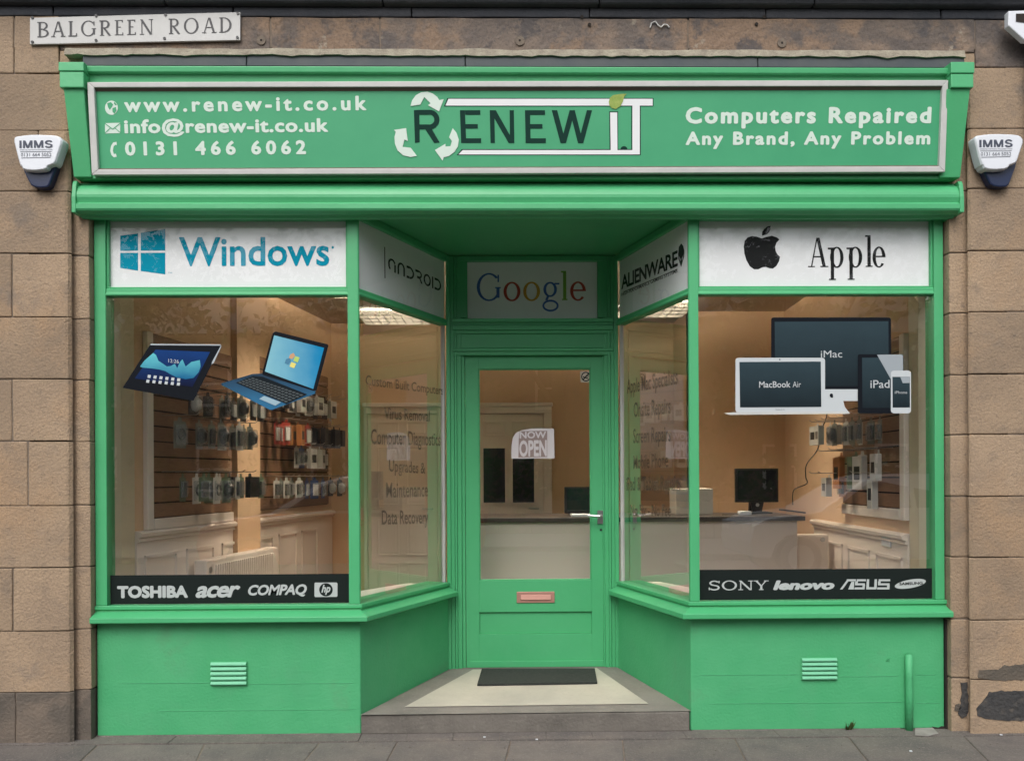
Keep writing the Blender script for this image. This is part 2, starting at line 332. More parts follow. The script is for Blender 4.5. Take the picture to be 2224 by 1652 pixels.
# ------------------------------------------------------------------ ground
pv = MB()
ground = MB().box(-60, 60, -60, .4, -.30, -.115).build('ground', mat('asphalt', (.075, .073, .07), .9, (.09, .088, .083), 5, bump=.6, bscale=90), kind='structure')
pave = MB().box(-30, 30, -2.35, .3, -.112, -.005).build('pavement', M_mortar, kind='structure')
def slab(x0, x1, y0, y1, z=0, skew=0.0, skew2=0.0, mt=None, nm='paving_slab'):
    g = .0028; a, b = x0 + g, x1 - g; y1 -= g; y0 += g
    z1 = z + random.uniform(-.002, .003)
    m_ = MB().prism([(a + skew, y0, z1), (b + skew2, y0, z1), (b, y1, z1), (a, y1, z1)], (0, 0, -.03))
    return m_.build(nm, mt or M_pave, pave, bevel=.004, seg=1)
yS0, yS1 = -.135, -.82
def XG(px, py):                                       # a pavement point seen at a pixel
    r = ray(px, py); q = CAM + r * (-EYE / r.z); return q.x, q.y
xs_ = []
for top, bot in (((213, 1616), (187, 1640)), ((446, 1610), (432, 1640)), ((695, 1610), (662, 1650)), ((862, 1612), (847, 1640)), ((1110, 1604), (1101, 1640)), ((1351, 1602), (1357, 1650)), ((1594, 1600), (1619, 1648)), ((1838, 1594), (1869, 1632)), ((2083, 1588), (2141, 1646))):
    a = XG(*top); b = XG(*bot); k = (a[0] - b[0]) / (a[1] - b[1]); xs_.append((a[0] + k * (yS0 - a[1]), a[0] + k * (yS1 - a[1])))
while xs_[0][0] > -8: xs_.insert(0, (xs_[0][0] - .6, xs_[0][1] - .6))
while xs_[-1][0] < 8: xs_.append((xs_[-1][0] + .6, xs_[-1][1] + .6))
for i in range(len(xs_) - 1):
    (a, a2), (b, b2) = xs_[i], xs_[i + 1]
    slab(a, b, yS1, yS0, 0, a2 - a, b2 - b)
for row in range(2):
    y1 = yS1 - .7 * row; xx = -8 + .3 * (row % 2)
    while xx < 8: slab(xx, xx + .75, y1 - .7, y1); xx += .75
xx = -8
while xx < 8:
    MB().box(xx + .004, xx + .896, -2.5, -2.36, -.11, 0).build('kerb_stone', M_step, pave, bevel=.012, seg=1); xx += .9
fil = MB()                                            # uneven cement strip between slabs and shopfront
n = 40
for i in range(n):
    xa = -5 + 10 * i / n; xb = -5 + 10 * (i + 1) / n
    fil.box(xa + .001, xb - .001, yS0 + .003, .05, -.02, .002 + random.uniform(0, .004))
fil.build('cement_strip', M_pave, pave)

# ------------------------------------------------------------------ stone walls
wall = thing('stone_wall', (0, .1, 0), 'brown sandstone wall of large dressed blocks around the green shopfront', 'wall')
Lys = [160, 283, 415.6, 550.6, 688.5, 823, 958, 1098, 1233, 1370, 1502.6, 1630]
Rys = [146, 279, 409, 544, 677, 812, 943, 1078, 1210, 1346, 1475, 1605]
LV = [-40, 87, -40, 28, -40, 27, 60, -40, 27, -40, 32, 8]
def stone(pts_plan, z0, z1, mt=None, nm='stone'):
    g = .0025
    if len(pts_plan) == 4:                            # plain block: front face with a worn, uneven outline
        xa_, xb_ = pts_plan[0][0], pts_plan[1][0]; y_ = pts_plan[0][1]; za, zb = z0 + g, z1 - g; o_ = []
        def w_(): return random.uniform(-.0022, .0022)
        nx = max(2, int((xb_ - xa_) / .12)); nz_ = 4
        for k in range(nx): o_.append((xa_ + (xb_ - xa_) * k / nx + w_(), za + w_()))
        for k in range(nz_): o_.append((xb_ + w_(), za + (zb - za) * k / nz_ + w_()))
        for k in range(nx): o_.append((xb_ - (xb_ - xa_) * k / nx + w_(), zb + w_()))
        for k in range(nz_): o_.append((xa_ + w_(), zb - (zb - za) * k / nz_ + w_()))
        return MB().prism([(x, y_, z) for x, z in o_], (0, pts_plan[2][1] - y_, 0)).build(nm, mt or M_stone, wall, bevel=.006, seg=2)
    return MB().prism([(x, y, z0 + g) for x, y in pts_plan], (0, 0, z1 - z0 - 2 * g)).build(nm, mt or M_stone, wall, bevel=.006, seg=2, jitter=.0018)
def pilaster(ys, side):
    for i in range(len(ys) - 1):
        pxr = 80 if side < 0 else 2150
        z1 = U(pxr, ys[i], YS).z; z0 = U(pxr, ys[i + 1], YS).z
        if i == len(ys) - 2: z0 = -.02
        mtb = M_stone_b if i == len(ys) - 2 else None
        yo = YS + random.uniform(-.002, .002); yi = -.052 + random.uniform(-.002, .002)
        if side < 0:
            xa, xb, xe = X(144, YS), X(160, -.05), xoL - .004
            prof = [(xa, yo), (xa + .012, yo + .003), (xa + .028, yo + .02), (xb - .006, yi - .003), (xb, yi), (xe, yi), (xe, .20)]
            jv = X(LV[i], YS) if LV[i] > -20 else X(-60, YS)
            stone([(jv + .003, yo)] + prof + [(jv + .003, .20)], z0, z1, mtb)
            xx = jv
            while xx > -5.2:
                wdt = random.uniform(.5, .8); stone([(xx - wdt + .003, yo), (xx - .003, yo), (xx - .003, .15), (xx - wdt + .003, .15)], z0, z1, M_stone_b if i >= len(ys) - 3 else None); xx -= wdt
        else:
            xa, xb, xe = X(2112, YS), X(2100, -.05), xoR + .008
            prof = [(xe, yi), (xb - .004, yi), (xb + .004, yi - .004), (xa - .016, yo + .012), (xa, yo)]
            jv = X(2240, YS)
            stone([(xe, .20)] + prof + [(jv - .003, yo), (jv - .003, .20)], z0, z1)
            xx = jv
            while xx < 5.2:
                wdt = random.uniform(.5, .8); stone([(xx + .003, yo), (xx + wdt - .003, yo), (xx + wdt - .003, .15), (xx + .003, .15)], z0, z1); xx += wdt
pilaster(Lys, -1); pilaster(Rys, 1)
zF0, zF1 = Zh(112, YS), Zh(38, YS)
zl = U(80, 160, YS).z; zr = U(2150, 146, YS).z
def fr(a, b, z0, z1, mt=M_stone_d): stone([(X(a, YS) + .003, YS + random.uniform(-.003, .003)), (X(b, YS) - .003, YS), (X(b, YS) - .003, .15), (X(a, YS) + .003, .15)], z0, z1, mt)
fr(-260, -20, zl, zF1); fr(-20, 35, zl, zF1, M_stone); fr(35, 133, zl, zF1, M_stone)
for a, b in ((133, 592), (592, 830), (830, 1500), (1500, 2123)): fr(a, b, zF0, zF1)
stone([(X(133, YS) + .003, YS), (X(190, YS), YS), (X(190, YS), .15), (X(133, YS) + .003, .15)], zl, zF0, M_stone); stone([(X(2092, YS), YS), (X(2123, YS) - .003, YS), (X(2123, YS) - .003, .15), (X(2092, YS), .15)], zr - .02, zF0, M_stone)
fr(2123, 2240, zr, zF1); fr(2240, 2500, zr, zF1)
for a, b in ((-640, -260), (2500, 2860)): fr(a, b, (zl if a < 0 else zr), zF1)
bk = MB(); bk.box(-5.3, X(2300), .02, .19, 3.2, zF1 - .01)
bk.box(-5.3, xoL - .3, -.0945, .14, 0, 3.6); bk.box(xoR + .3, 5.3, -.0945, .14, 0, 3.6)
bk.box(xoL - .31, xoL - .014, -.046, .19, 0, 3.6); bk.box(xoR + .014, xoR + .31, -.046, .19, 0, 3.6)
bk.box(-5.3, 5.3, -.0945, .02, zF0 + .02, zF1 - .01)
bk.build('mortar_bed', M_mortar, wall)
# cornice overhead: its dark underside closes the picture at the top
zc = Zh(15, YS)
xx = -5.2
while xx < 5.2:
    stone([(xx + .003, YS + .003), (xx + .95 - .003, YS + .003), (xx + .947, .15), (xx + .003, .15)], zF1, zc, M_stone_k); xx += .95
cor = thing('stone_cornice', (0, .1, zc), 'dark sooty stone string course running along the very top edge', 'stone ledge')
xx = -5.2; k = 0
while xx < 5.2:
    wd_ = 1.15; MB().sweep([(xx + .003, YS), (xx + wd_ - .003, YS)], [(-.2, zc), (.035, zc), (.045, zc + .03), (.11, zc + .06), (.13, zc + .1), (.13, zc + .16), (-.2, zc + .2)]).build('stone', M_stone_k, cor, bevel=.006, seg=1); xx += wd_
uw = thing('upper_wall', (0, .1, zc + .2), 'coursed sandstone wall above the string course', 'wall')
for r_ in range(7):
    xx = -5.2 - .4 * (r_ % 2)
    while xx < 5.2:
        wd_ = random.uniform(.7, 1.0); MB().box(xx + .003, xx + wd_ - .003, YS, .15, zc + .2 + r_ * .34 + .003, zc + .2 + (r_ + 1) * .34 - .003).build('stone', M_stone, uw, bevel=.006, seg=1); xx += wd_
# mortar fillet and lead flashing above the fascia
ledge = thing('lead_flashing', (0, -.1, Zh(140, -.15)), 'dark grey lead flashing with crumbling pale mortar fillet above the green fascia', 'flashing')
zl0, zl1 = Zh(146, -.14), Zh(120, -.14)
xa, xb = X(183, -.14), X(2100, -.14)
edges = [xa, X(540, -.14), X(1015, -.14), X(1650, -.14), xb]
for a, b in zip(edges[:-1], edges[1:]):
    MB().prism([(a + .002, -.145, zl0), (a + .002, -.138, zl1 - .004), (a + .002, -.10, zl1 + .01), (a + .002, -.10, zl0)], (b - a - .004, 0, 0)).build('lead_sheet', M_lead, ledge, bevel=.003, seg=1)
def mfill(xa, xb, z0, z1, y, nm, parent, amp=.006, mt=None):
    m_ = MB(); n = int((xb - xa) / .035)
    lo = [z0 + noise.noise(Vector((i * .31, 3, 0))) * amp * 2.2 + random.uniform(-amp, amp) * .5 for i in range(n + 1)]
    hi = [z1 + noise.noise(Vector((i * .17, 9, 0))) * amp * 1.3 for i in range(n + 1)]
    for i in range(n):
        x0_, x1_ = xa + (xb - xa) * i / n, xa + (xb - xa) * (i + 1) / n
        m_.add([(x0_, y, lo[i]), (x1_, y, lo[i + 1]), (x1_, y + .012, hi[i + 1]), (x0_, y + .012, hi[i]), (x0_, y + .05, lo[i]), (x1_, y + .05, lo[i + 1]), (x0_, y + .05, hi[i]), (x1_, y + .05, hi[i + 1])],
               [(0, 1, 2, 3), (0, 4, 5, 1), (3, 2, 7, 6)])
    return m_.build(nm, mt or M_lime, parent)
mfill(X(143, -.15), xb, Zh(121, -.15), Zh(105, -.15), -.15, 'mortar_fillet', ledge, amp=.0055)

# ------------------------------------------------------------------ shopfront
sf = thing('shopfront', (0, 0, 0), 'green painted timber shopfront with recessed central door and two display windows', 'shopfront')
def part(mb, nm, mt=M_green, bevel=.003, seg=2, **k): return mb.build(nm, mt, sf, bevel=bevel, seg=seg, **k)
# stall risers: rendered dwarf walls
def riser(path, nm):
    m_ = MB(); m_.sweep(path, [(-.14, .004), (0, .004), (0, zSILL - .002), (-.14, zSILL - .002)])
    return part(m_, nm, M_green_r, bevel=.006)
riser([(xoL + .004, 0), (cL - .004, .0), (bL, .95)], 'stall_riser'); riser([(bR, .95), (cR + .004, 0), (xoR - .004, 0)], 'stall_riser')
M_pj = mat('joint_paint_ridge', (.085, .40, .19), .6)
# faint block joints under the paint
def score(px0, px1, py): a = U(px0, py, -.0015); b = U(px1, py, -.0015); MB().box(a.x, b.x, -.0022, .001, a.z - .0012, a.z + .0012).build('painted_joint', M_pj, sf)
for a, b, py in ((262, 455, 1483), (540, 765, 1484), (345, 770, 1543), (1521, 1735, 1465), (1822, 1950, 1468), (1540, 1960, 1527), (1990, 2040, 1526), (1990, 2030, 1464)): score(a, b, py)
# sills
def sillprof(): return [(-.16, zSILL), (.062, zSILL - .004), (.07, zSILL), (.07, zSILL + .026), (.004, zSILL + .05), (.0, zSILL + .052), (.0, zGB - .024), (.011, zGB - .022), (.011, zGB - .001), (-.03, zGB), (-.16, zGB)]
part(MB().sweep([(X(196, -.05), 0), (cL, 0), (bL, .95)], sillprof()), 'window_sill'); part(MB().sweep([(bR, .95), (cR, 0), (X(2066, -.05), 0)], sillprof()), 'window_sill')
# transoms and head rails, outer stiles, corner posts
for pth in (Lpath, Rpath):
    part(MB().sweep(pth, [(-.06, zTB), (-.004, zTB), (.002, zTB + .004), (.002, zTB + .014), (-.003, zTB + .018), (-.003, zTT - .006), (-.008, zTT), (-.06, zTT)]), 'transom')
    part(MB().sweep(pth, [(-.08, zHB), (-.006, zHB), (.0, zHB + .006), (.0, zHT), (-.08, zHT)]), 'head_rail')
part(MB().box(xoL, xwL, -.004, .10, zGB, zHT - .002), 'stile'); part(MB().box(xwR, xoR, -.004, .10, zGB, zHT - .002), 'stile')
part(MB().prism([(xcL0, -.008, zGB), (cL - .006, -.008, zGB), (cL + .001, .0, zGB), (cL - .008, .055, zGB), (xcL0, .06, zGB)], (0, 0, zHT - zGB - .002)), 'corner_post')
part(MB().prism([(xcR1, -.008, zGB), (xcR1, .06, zGB), (cR + .008, .055, zGB), (cR - .001, .0, zGB), (cR + .006, -.008, zGB)], (0, 0, zHT - zGB - .002)), 'corner_post')
# putty beads round the big panes and panels
def bead(pth_x0, x1, z0, z1, y=.022):
    b = .011; m_ = MB(); x0 = pth_x0
    m_.box(x0, x0 + b, y - .012, y + .02, z0, z1); m_.box(x1 - b, x1, y - .012, y + .02, z0, z1); m_.box(x0 + b, x1 - b, y - .0115, y + .02, z0, z0 + b * .7); m_.box(x0 + b, x1 - b, y - .0115, y + .02, z1 - b * .7, z1)
    part(m_, 'glazing_bead', bevel=.002, seg=1)
for a, b in ((xwL, xcL0), (xcR1, xwR)):
    bead(a, b, zTT, zHB)
# panes (front)
YG = .03
P_front = Plane((0, YG, 0), (0, -1, 0))
def pane(p, q, z0, z1, nm='window_pane', y=None):
    d = (Vector((q[0], q[1], 0)) - Vector((p[0], p[1], 0))).normalized(); nn = Vector((d.y, -d.x, 0))
    return MB().poly([(p[0], p[1], z0), (q[0], q[1], z0), (q[0], q[1], z1), (p[0], p[1], z1)]).build(nm, M_glass, sf)
pane((xwL - .01, YG), (xcL0 + .01, YG), zGB, zTB); pane((xcR1 - .01, YG), (xwR + .01, YG), zGB, zTB)
# recess side planes
def sideplane(path):
    a = Vector((*path[0], 0)); b = Vector((*path[1], 0)); d = (b - a).normalized(); return a, b, Vector((d.y, -d.x, 0))
aL, eL, nL = sideplane(Lrecess); aR, eR, nR = sideplane(Rrecess)
IN = .03
P_left = Plane(aL - nL * IN, nL); P_right = Plane(aR - nR * IN, nR)
pa, pb = aL - nL * IN, eL - nL * IN; pane(pa, pb, zGB, zTB)
pa, pb = aR - nR * IN, eR - nR * IN; pane(pa, pb, zGB, zTB)
# white beads at the inner ends of the side panes
for nn, e, s_ in ((nL, eL, 1), (nR, aR, 1)):
    q = e - nn * .04; d = (eL - aL).normalized() * -1 if nn is nL else (eR - aR).normalized()
    part(MB().obox((q.x, q.y, zGB), d * .018, nn * .022, (0, 0, zTB - zGB)), 'glazing_bead', M_wframe, bevel=.002)
# door case: stepped jambs and architrave mouldings
for a, b, y in ((970, 979, .955), (979, 988, .968), (988, 993, .962), (993, 1003, .975), (1003, 1010.5, .99)):
    part(MB().box(X(a, y), X(b, y) - .001, y, YD + .09, zStep1 - .03, zHT - .004), 'jamb_moulding')
for a, b, y in ((1335, 1344, .955), (1327, 1335, .968), (1322, 1327, .962), (1313, 1322, .975), (1309, 1313, .99)):
    part(MB().box(X(a, y) + .001, X(b, y), y, YD + .09, zStep1 - .03, zHT - .004), 'jamb_moulding')
xj0, xj1 = X(1003, .97) - .006, X(1314, .97) + .006
zD1 = Zh(772, YD, 1160)
for a, b, y in ((691, 699, .94), (699, 706, .958), (706, 716, .95), (716, 724, .965), (724, 756, .9785), (756, 762, .952), (762, 771, .965)):
    part(MB().box(xj0 - .05, xj1 + .05, y, YD + .08, Zh(b, y, 1160) + .0005, Zh(a, y, 1160)), 'lintel_moulding')
# frame of the over-door panel
YP = 1.0
gx0, gx1, gz0, gz1 = X(1017, YP), X(1299, YP), Zh(691, YP, 1160), Zh(569, YP, 1160)
part(MB().box(xj0, gx0, .975, YP + .06, gz0, gz1 + .001), 'panel_frame'); part(MB().box(gx1, xj1, .975, YP + .06, gz0, gz1 + .001), 'panel_frame')
part(MB().box(xj0, xj1, .97, YP + .06, gz1 + .001, zHT - .002), 'panel_frame')
# soffit of the recess
zS = zHT + .004
part(MB().prism([(xoL, .02, zS), (xoR, .02, zS), (xoR, .25, zS), (bR + .1, YD + .15, zS), (bL - .1, YD + .15, zS), (xoL, .25, zS)], (0, 0, .04)), 'soffit', bevel=0)
part(MB().box(xoL, xoR, -.06, .02, zS - .02, zS + .05), 'bressummer', bevel=.004)
# big cornice moulding under the fascia
yc = -.05
zz = lambda py, y=-.13: Zh(py, y, 1128)
cx0, cx1 = X(158, -.13), X(2097, -.13)
prof = [(-.05, zz(462)), (.05, zz(461)), (.072, zz(456)), (.078, zz(452)), (.078, zz(442)), (.070, zz(440)), (.066, zz(438)), (.069, zz(433)), (.073, zz(427)), (.073, zz(421)), (.069, zz(415)), (.061, zz(408)), (.050, zz(402)), (.036, zz(397)), (.022, zz(394)), (.02, zz(391)), (-.05, zz(391))]
part(MB().sweep([(cx0 + .02, yc), (cx1 - .02, yc)], prof), 'cornice_moulding', bevel=0)
for xa_, xb_ in ((cx0, cx0 + .022), (cx1 - .022, cx1)): part(MB().prism([(xa_, yc + .05, zz(462)), (xa_, yc - .081, zz(461)), (xa_, yc - .081, zz(427)), (xa_, yc - .07, zz(398)), (xa_, yc - .06, zz(390.5)), (xa_, yc + .05, zz(390.5))], (xb_ - xa_, 0, 0)), 'cornice_end', bevel=.003)
part(MB().sweep([(cx0 + .02, .03), (cx0 + .02, -.07), (cx1 - .02, -.07), (cx1 - .02, .03)], [(-.03, zz(475, -.06)), (-.006, zz(475, -.06)), (.02, zz(463, -.06)), (-.03, zz(463, -.06))]), 'bed_moulding', bevel=0)
# fascia body, canted forward at the top
def cant(py): return -.10 - .075 * (392 - py) / 247
fx0, fx1 = X(170, -.13), X(2080, -.13)
zb, ztp = zz(391, -.10), Zh(158, -.165, 1128)
part(MB().prism([(fx0, -.095, zb), (fx0, -.165, ztp), (fx0, .05, ztp), (fx0, .05, zb)], (fx1 - fx0, 0, 0)), 'fascia_board')
zc0, zc1 = Zh(158, -.19, 1128), Zh(144, -.19, 1128)
part(MB().prism([(fx0, -.188, zc0), (fx0, -.192, zc1 - .004), (fx0, -.13, zc1 + .006), (fx0, -.13, zc0)], (fx1 - fx0, 0, 0)), 'capping_board', bevel=.004)
part(MB().box(fx0 + .02, fx1 - .02, -.112, -.09, Zh(389, -.11, 1128), Zh(382, -.11, 1128)), 'fascia_bead')
for s_ in (-1, 1):
    if s_ < 0: pc0, pc1, pb0, pb1 = 132, 187, 145, 192
    else: pc0, pc1, pb0, pb1 = 2069, 2120, 2058, 2108
    a, b = X(pc0, -.22), X(pc1, -.22); zt, zm = Zh(133, -.22, 160 if s_ < 0 else 2090), Zh(190, -.22, 160 if s_ < 0 else 2090)
    part(MB().prism([(a, -.225, Zh(155, -.22, 160)), (a, -.225, zt - .006), (a, -.10, zt + .002), (a, -.1, Zh(155, -.22, 160))], (b - a, 0, 0)), 'console_cap', bevel=.004)
    part(MB().box(a + .003, b - .003, -.22, -.1, zm, Zh(155.6, -.22, 160)), 'console_block', bevel=.004)
    a, b = X(pb0, -.19), X(pb1 - (3 if s_ < 0 else 0), -.19)
    e = .012
    zlow = Zh(384, -.13, 160)
    m_ = MB(); aa, bb = (a + e, b) if s_ < 0 else (a, b - e)
    v = [(aa, -.125, zlow), (bb, -.125, zlow), (bb, .0, zlow), (aa, .0, zlow), (a, -.205, zm), (b, -.205, zm), (b, 0, zm), (a, 0, zm)]
    m_.add(v, [(0, 3, 2, 1), (4, 5, 6, 7), (0, 1, 5, 4), (1, 2, 6, 5), (2, 3, 7, 6), (3, 0, 4, 7)]); part(m_, 'console', bevel=.004)
# step and threshold
stp = MB()
plan = [(X(781), -.004), (cR - .004, -.004), (bR - .0, YD + .02), (bL + .0, YD + .02)]
stp.add([(plan[0][0], plan[0][1], .0), (plan[1][0], plan[1][1], 0), (plan[2][0], plan[2][1], 0), (plan[3][0], plan[3][1], 0),
         (plan[0][0], plan[0][1], zStep0), (plan[1][0], plan[1][1], zStep0), (plan[2][0], plan[2][1], zStep1), (plan[3][0], plan[3][1], zStep1)],
        [(0, 3, 2, 1), (4, 5, 6, 7), (0, 1, 5, 4), (1, 2, 6, 5), (2, 3, 7, 6), (3, 0, 4, 7)])
step = thing('doorstep', (X(1140), .4, 0), 'worn grey stone step with pale terrazzo floor leading up to the green door', 'step')
stp.build('step_block', M_step, step, bevel=.008)
def P_floor(px, py, dz=0.0):
    r = ray(px, py); sl_ = (zStep1 - zStep0) / (YD + .024)
    nrm = Vector((0, -sl_, 1)).normalized(); p = Vector((0, 0, zStep0 + dz)); return CAM + r * ((p - CAM).dot(nrm) / r.dot(nrm))
c5 = crop(860, 1520, 2.224)
tf = MB(); tf.poly([P_floor(*c5(215, 838), .004), P_floor(*c5(2170, 815), .004), P_floor(*c5(1730, 556), .004), P_floor(*c5(755, 568), .004)])
tf.build('terrazzo_border', M_tile_b, step)
tf = MB(); tf.poly([P_floor(*c5(475, 791), .008), P_floor(*c5(1918, 772), .008), P_floor(*c5(1610, 560), .008), P_floor(*c5(880, 570), .008)]); tf.build('terrazzo_floor', M_tile, step)
dm = [P_floor(*c5(905, 656), .022), P_floor(*c5(1615, 644), .022), P_floor(*c5(1600, 561), .022), P_floor(*c5(932, 564), .022)]
MB().prism(dm, (0, 0, -.013)).build('doormat', M_mat, bevel=.003, label='dark grey rubber doormat lying on the pale step in front of the green door', cat='doormat')
M_vent_lit = mat('vent_paint_lit', (.16, .50, .30), .5)  # vent green made paler for the light on its upward-tilted faces
# air bricks
for nm, (ax, ay, bx, by) in (('l', (457, 1436, 538, 1487)), ('r', (1739, 1427, 1818, 1475))):
    a = U(ax, ay, 0); b = U(bx, by, 0)
    av = MB().box(a.x, b.x, -.006, .0, b.z, a.z).build('air_vent', M_green_r, sf, bevel=.002, seg=1)
    h = (a.z - b.z) / 5
    for i in range(5):
        z = b.z + h * i
        MB().prism([(a.x + .004, -.006, z + .004), (a.x + .004, -.018, z + .006), (a.x + .004, -.018, z + h * .55), (a.x + .004, -.008, z + h - .001)], (b.x - a.x - .008, 0, 0))  .build('louvre', M_vent_lit, av, bevel=.0015, seg=1)
# painted overflow pipe on the right stall riser
a = U(1974, 1420, -.02); MB().tube([(a.x, -.02, a.z), (a.x, -.02, a.z - .13), (a.x + .001, -.021, .2), (a.x - .001, -.022, -.005)], [.019, .02, .02, .0205], 16).build('overflow_pipe', M_green_r, smooth=True, label='short green painted pipe rising from the pavement against the right stall riser', cat='pipe')
b = U(1974, 1452, -.02)
# ------------------------------------------------------------------ shop door
ax0, ax1 = X(1011, YD), X(1309, YD); dz0, dz1 = Zh(1447, YD, 1160), zD1 - .004
GX0, GX1, GZ0, GZ1 = X(1040, YD), X(1284, YD), Zh(1260, YD, 1160), Zh(800, YD, 1160)
door = MB()
yb = YD + .045
door.box(ax0, GX0, YD, yb, dz0, dz1); door.box(GX1, ax1, YD, yb, dz0, dz1); door.box(GX0, GX1, YD, yb, GZ1, dz1)
pz1, pz0 = Zh(1328, YD, 1160), Zh(1376, YD, 1160)
door.box(GX0, GX1, YD, yb, pz1, GZ0); door.box(GX0, GX1, YD + .016, yb, pz0, pz1); door.box(GX0, GX1, YD, yb, dz0, pz0)
door.box(ax0, ax1, YD - .012, YD - .0005, dz0, Zh(1434, YD, 1160))
dob = part(door, 'door', bevel=.0012, seg=1)
def dpart(mb, nm, mt, bevel=.002): return mb.build(nm, mt, dob, bevel=bevel)
dpart(MB().poly([(GX0 - .005, YD + .02, GZ0 - .005), (GX1 + .005, YD + .02, GZ0 - .005), (GX1 + .005, YD + .02, GZ1 + .005), (GX0 - .005, YD + .02, GZ1 + .005)]), 'door_pane', M_glass, 0)
m_ = MB(); b_ = .008
m_.box(GX0, GX0 + b_, YD + .008, YD + .03, GZ0, GZ1); m_.box(GX1 - b_, GX1, YD + .008, YD + .03, GZ0, GZ1); m_.box(GX0 + b_, GX1 - b_, YD + .008, YD + .03, GZ0, GZ0 + b_); m_.box(GX0 + b_, GX1 - b_, YD + .008, YD + .03, GZ1 - b_, GZ1)
dpart(m_, 'glazing_bead', M_green)
l0, l1, lz1, lz0 = X(1121, YD), X(1203, YD), Zh(1284, YD, 1160), Zh(1308, YD, 1160)
m_ = MB(); m_.box(l0, l1, YD - .007, YD, lz0, lz1); m_.prism([(l0 + .025, YD - .008, lz0 + .018), (l0 + .025, YD - .016, lz0 + .02), (l0 + .025, YD - .009, lz1 - .018)], (l1 - l0 - .05, 0, 0))
dpart(m_, 'letter_plate', M_copper)
h0, h1, hz1, hz0 = X(1297, YD), X(1310, YD), Zh(1108, YD, 1300), Zh(1137, YD, 1300)
hm = (h0 + h1) / 2; hz = (hz0 + hz1) / 2 + .008
m_ = MB(); m_.box(h0, h1, YD - .007, YD, hz0, hz1); m_.tube([(hm, YD - .005, hz), (hm, YD - .055, hz), (hm - .012, YD - .062, hz), (X(1274, YD), YD - .06, hz + .006)], [.01, .009, .0095, .0085], 10)
dpart(m_, 'door_handle', M_metal)
for (px, py) in ((1305, 1150), (1305, 1020)):
    q = U(px, py, YD); dpart(MB().tube([(q.x, YD + .002, q.z), (q.x, YD - .003, q.z)], .008, 12), 'lock_cylinder', M_black if py > 1100 else M_green, 0)

# ------------------------------------------------------------------ fascia sign
A3 = U(193, 182, -.205); B3 = U(2057, 178, -.205); C3 = U(201, 377, -.155)
FA = Plane(U(1128, 180, -.200), Vector((0, -1, 0)))
tilt = math.atan2(.05, (A3.z - C3.z)); nF = Vector((0, -math.cos(tilt), -math.sin(tilt)))
P_f = Plane((0, -.200, A3.z), nF)
c1 = crop(0, 0, 2.224); c3 = crop(1719, 0, 2.224); c8 = crop(1000, 220, 2.78)
fs = thing('fascia_sign', P_f.hit(1128, 378), 'long green fascia sign in white frame with pale contact lettering and dark central logo', 'shop sign')
oc = [(189, 178.5), (2060, 174), (2053, 373.5), (199, 380)]; ic = [(204, 190), (2047, 187), (2040, 361), (213, 368)]
OP = [P_f.hit(*q) for q in oc]; IP = [P_f.hit(*q) for q in ic]
for i in range(4):
    j = (i + 1) % 4
    MB().prism([OP[i], OP[j], IP[j], IP[i]], -nF * .045).build('frame', M_wframe, fs, bevel=.003)
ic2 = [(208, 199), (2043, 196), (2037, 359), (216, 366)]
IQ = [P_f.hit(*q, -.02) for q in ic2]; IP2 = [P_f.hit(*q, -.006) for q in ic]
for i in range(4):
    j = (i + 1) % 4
    MB().add([IP2[i], IP2[j], IQ[j], IQ[i]], [(0, 1, 2, 3)]).build('inner_rebate', M_brown, fs)  # inner shadow of the frame painted as a brown lining
PS = Plane(P_f.p - nF * .021, nF)
sb = MB(); sb.prism([PS.hit(*q) for q in ((206, 193), (2046, 190), (2040, 360), (213, 367))], -nF * .012)
signboard = sb.build('sign_board', M_signg, fs)
L_ = MB()
text(L_, 'www.renew-it.co.uk', PS, c1(735, 660), c1(2165, 648), c1(735, 582)[1], space=1.35, bold=.03)
text(L_, 'info@renew-it.co.uk', PS, c1(735, 785), c1(1940, 776), c1(735, 711)[1], space=1.08, bold=.03)
text(L_, '0131 466 6062', PS, c1(740, 916), c1(1808, 907), c1(740, 842)[1], space=1.5, bold=.034)
text(L_, 'Computers Repaired', PS, c3(225, 726), c3(1675, 723), c3(225, 640)[1], space=1.25, bold=.04)
text(L_, 'Any Brand, Any Problem', PS, c3(225, 853), c3(1670, 850), c3(225, 783)[1], space=1.25, bold=.038)
L_.build('lettering', M_vinyl, signboard)
ic_ = MB()
dpoly(ic_, PS, circle(658, 637, 38, 42), c=c1)
dpoly(ic_, PS, [(620, 728), (710, 726), (710, 787), (620, 789)], c=c1)
ph = [(688, 838), (668, 842), (656, 862), (651, 890), (658, 916), (672, 930), (690, 926), (684, 908), (672, 910), (667, 892), (671, 866), (680, 856), (690, 858)]
dpoly(ic_, PS, ph, c=c1)
ic_.build('emblem', M_vinyl, signboard)
ic_ = MB(); ln = M_signg
for pp in ([(632, 610), (655, 604), (668, 618), (660, 634), (648, 650), (638, 634)], [(664, 640), (684, 632), (688, 652), (676, 672), (664, 660)], [(676, 602), (690, 618), (684, 624), (672, 612)]): dpoly(ic_, PS, pp, .002, c=c1)
def lineq(mb, pl, p, q, w_, off=.002, mi=0, c=None):
    d = Vector((q[0] - p[0], q[1] - p[1])); d = d.normalized() if d.length else d; n_ = Vector((-d.y, d.x)) * w_ / 2
    dpoly(mb, pl, [(p[0] + n_.x, p[1] + n_.y), (q[0] + n_.x, q[1] + n_.y), (q[0] - n_.x, q[1] - n_.y), (p[0] - n_.x, p[1] - n_.y)], off, mi, c)
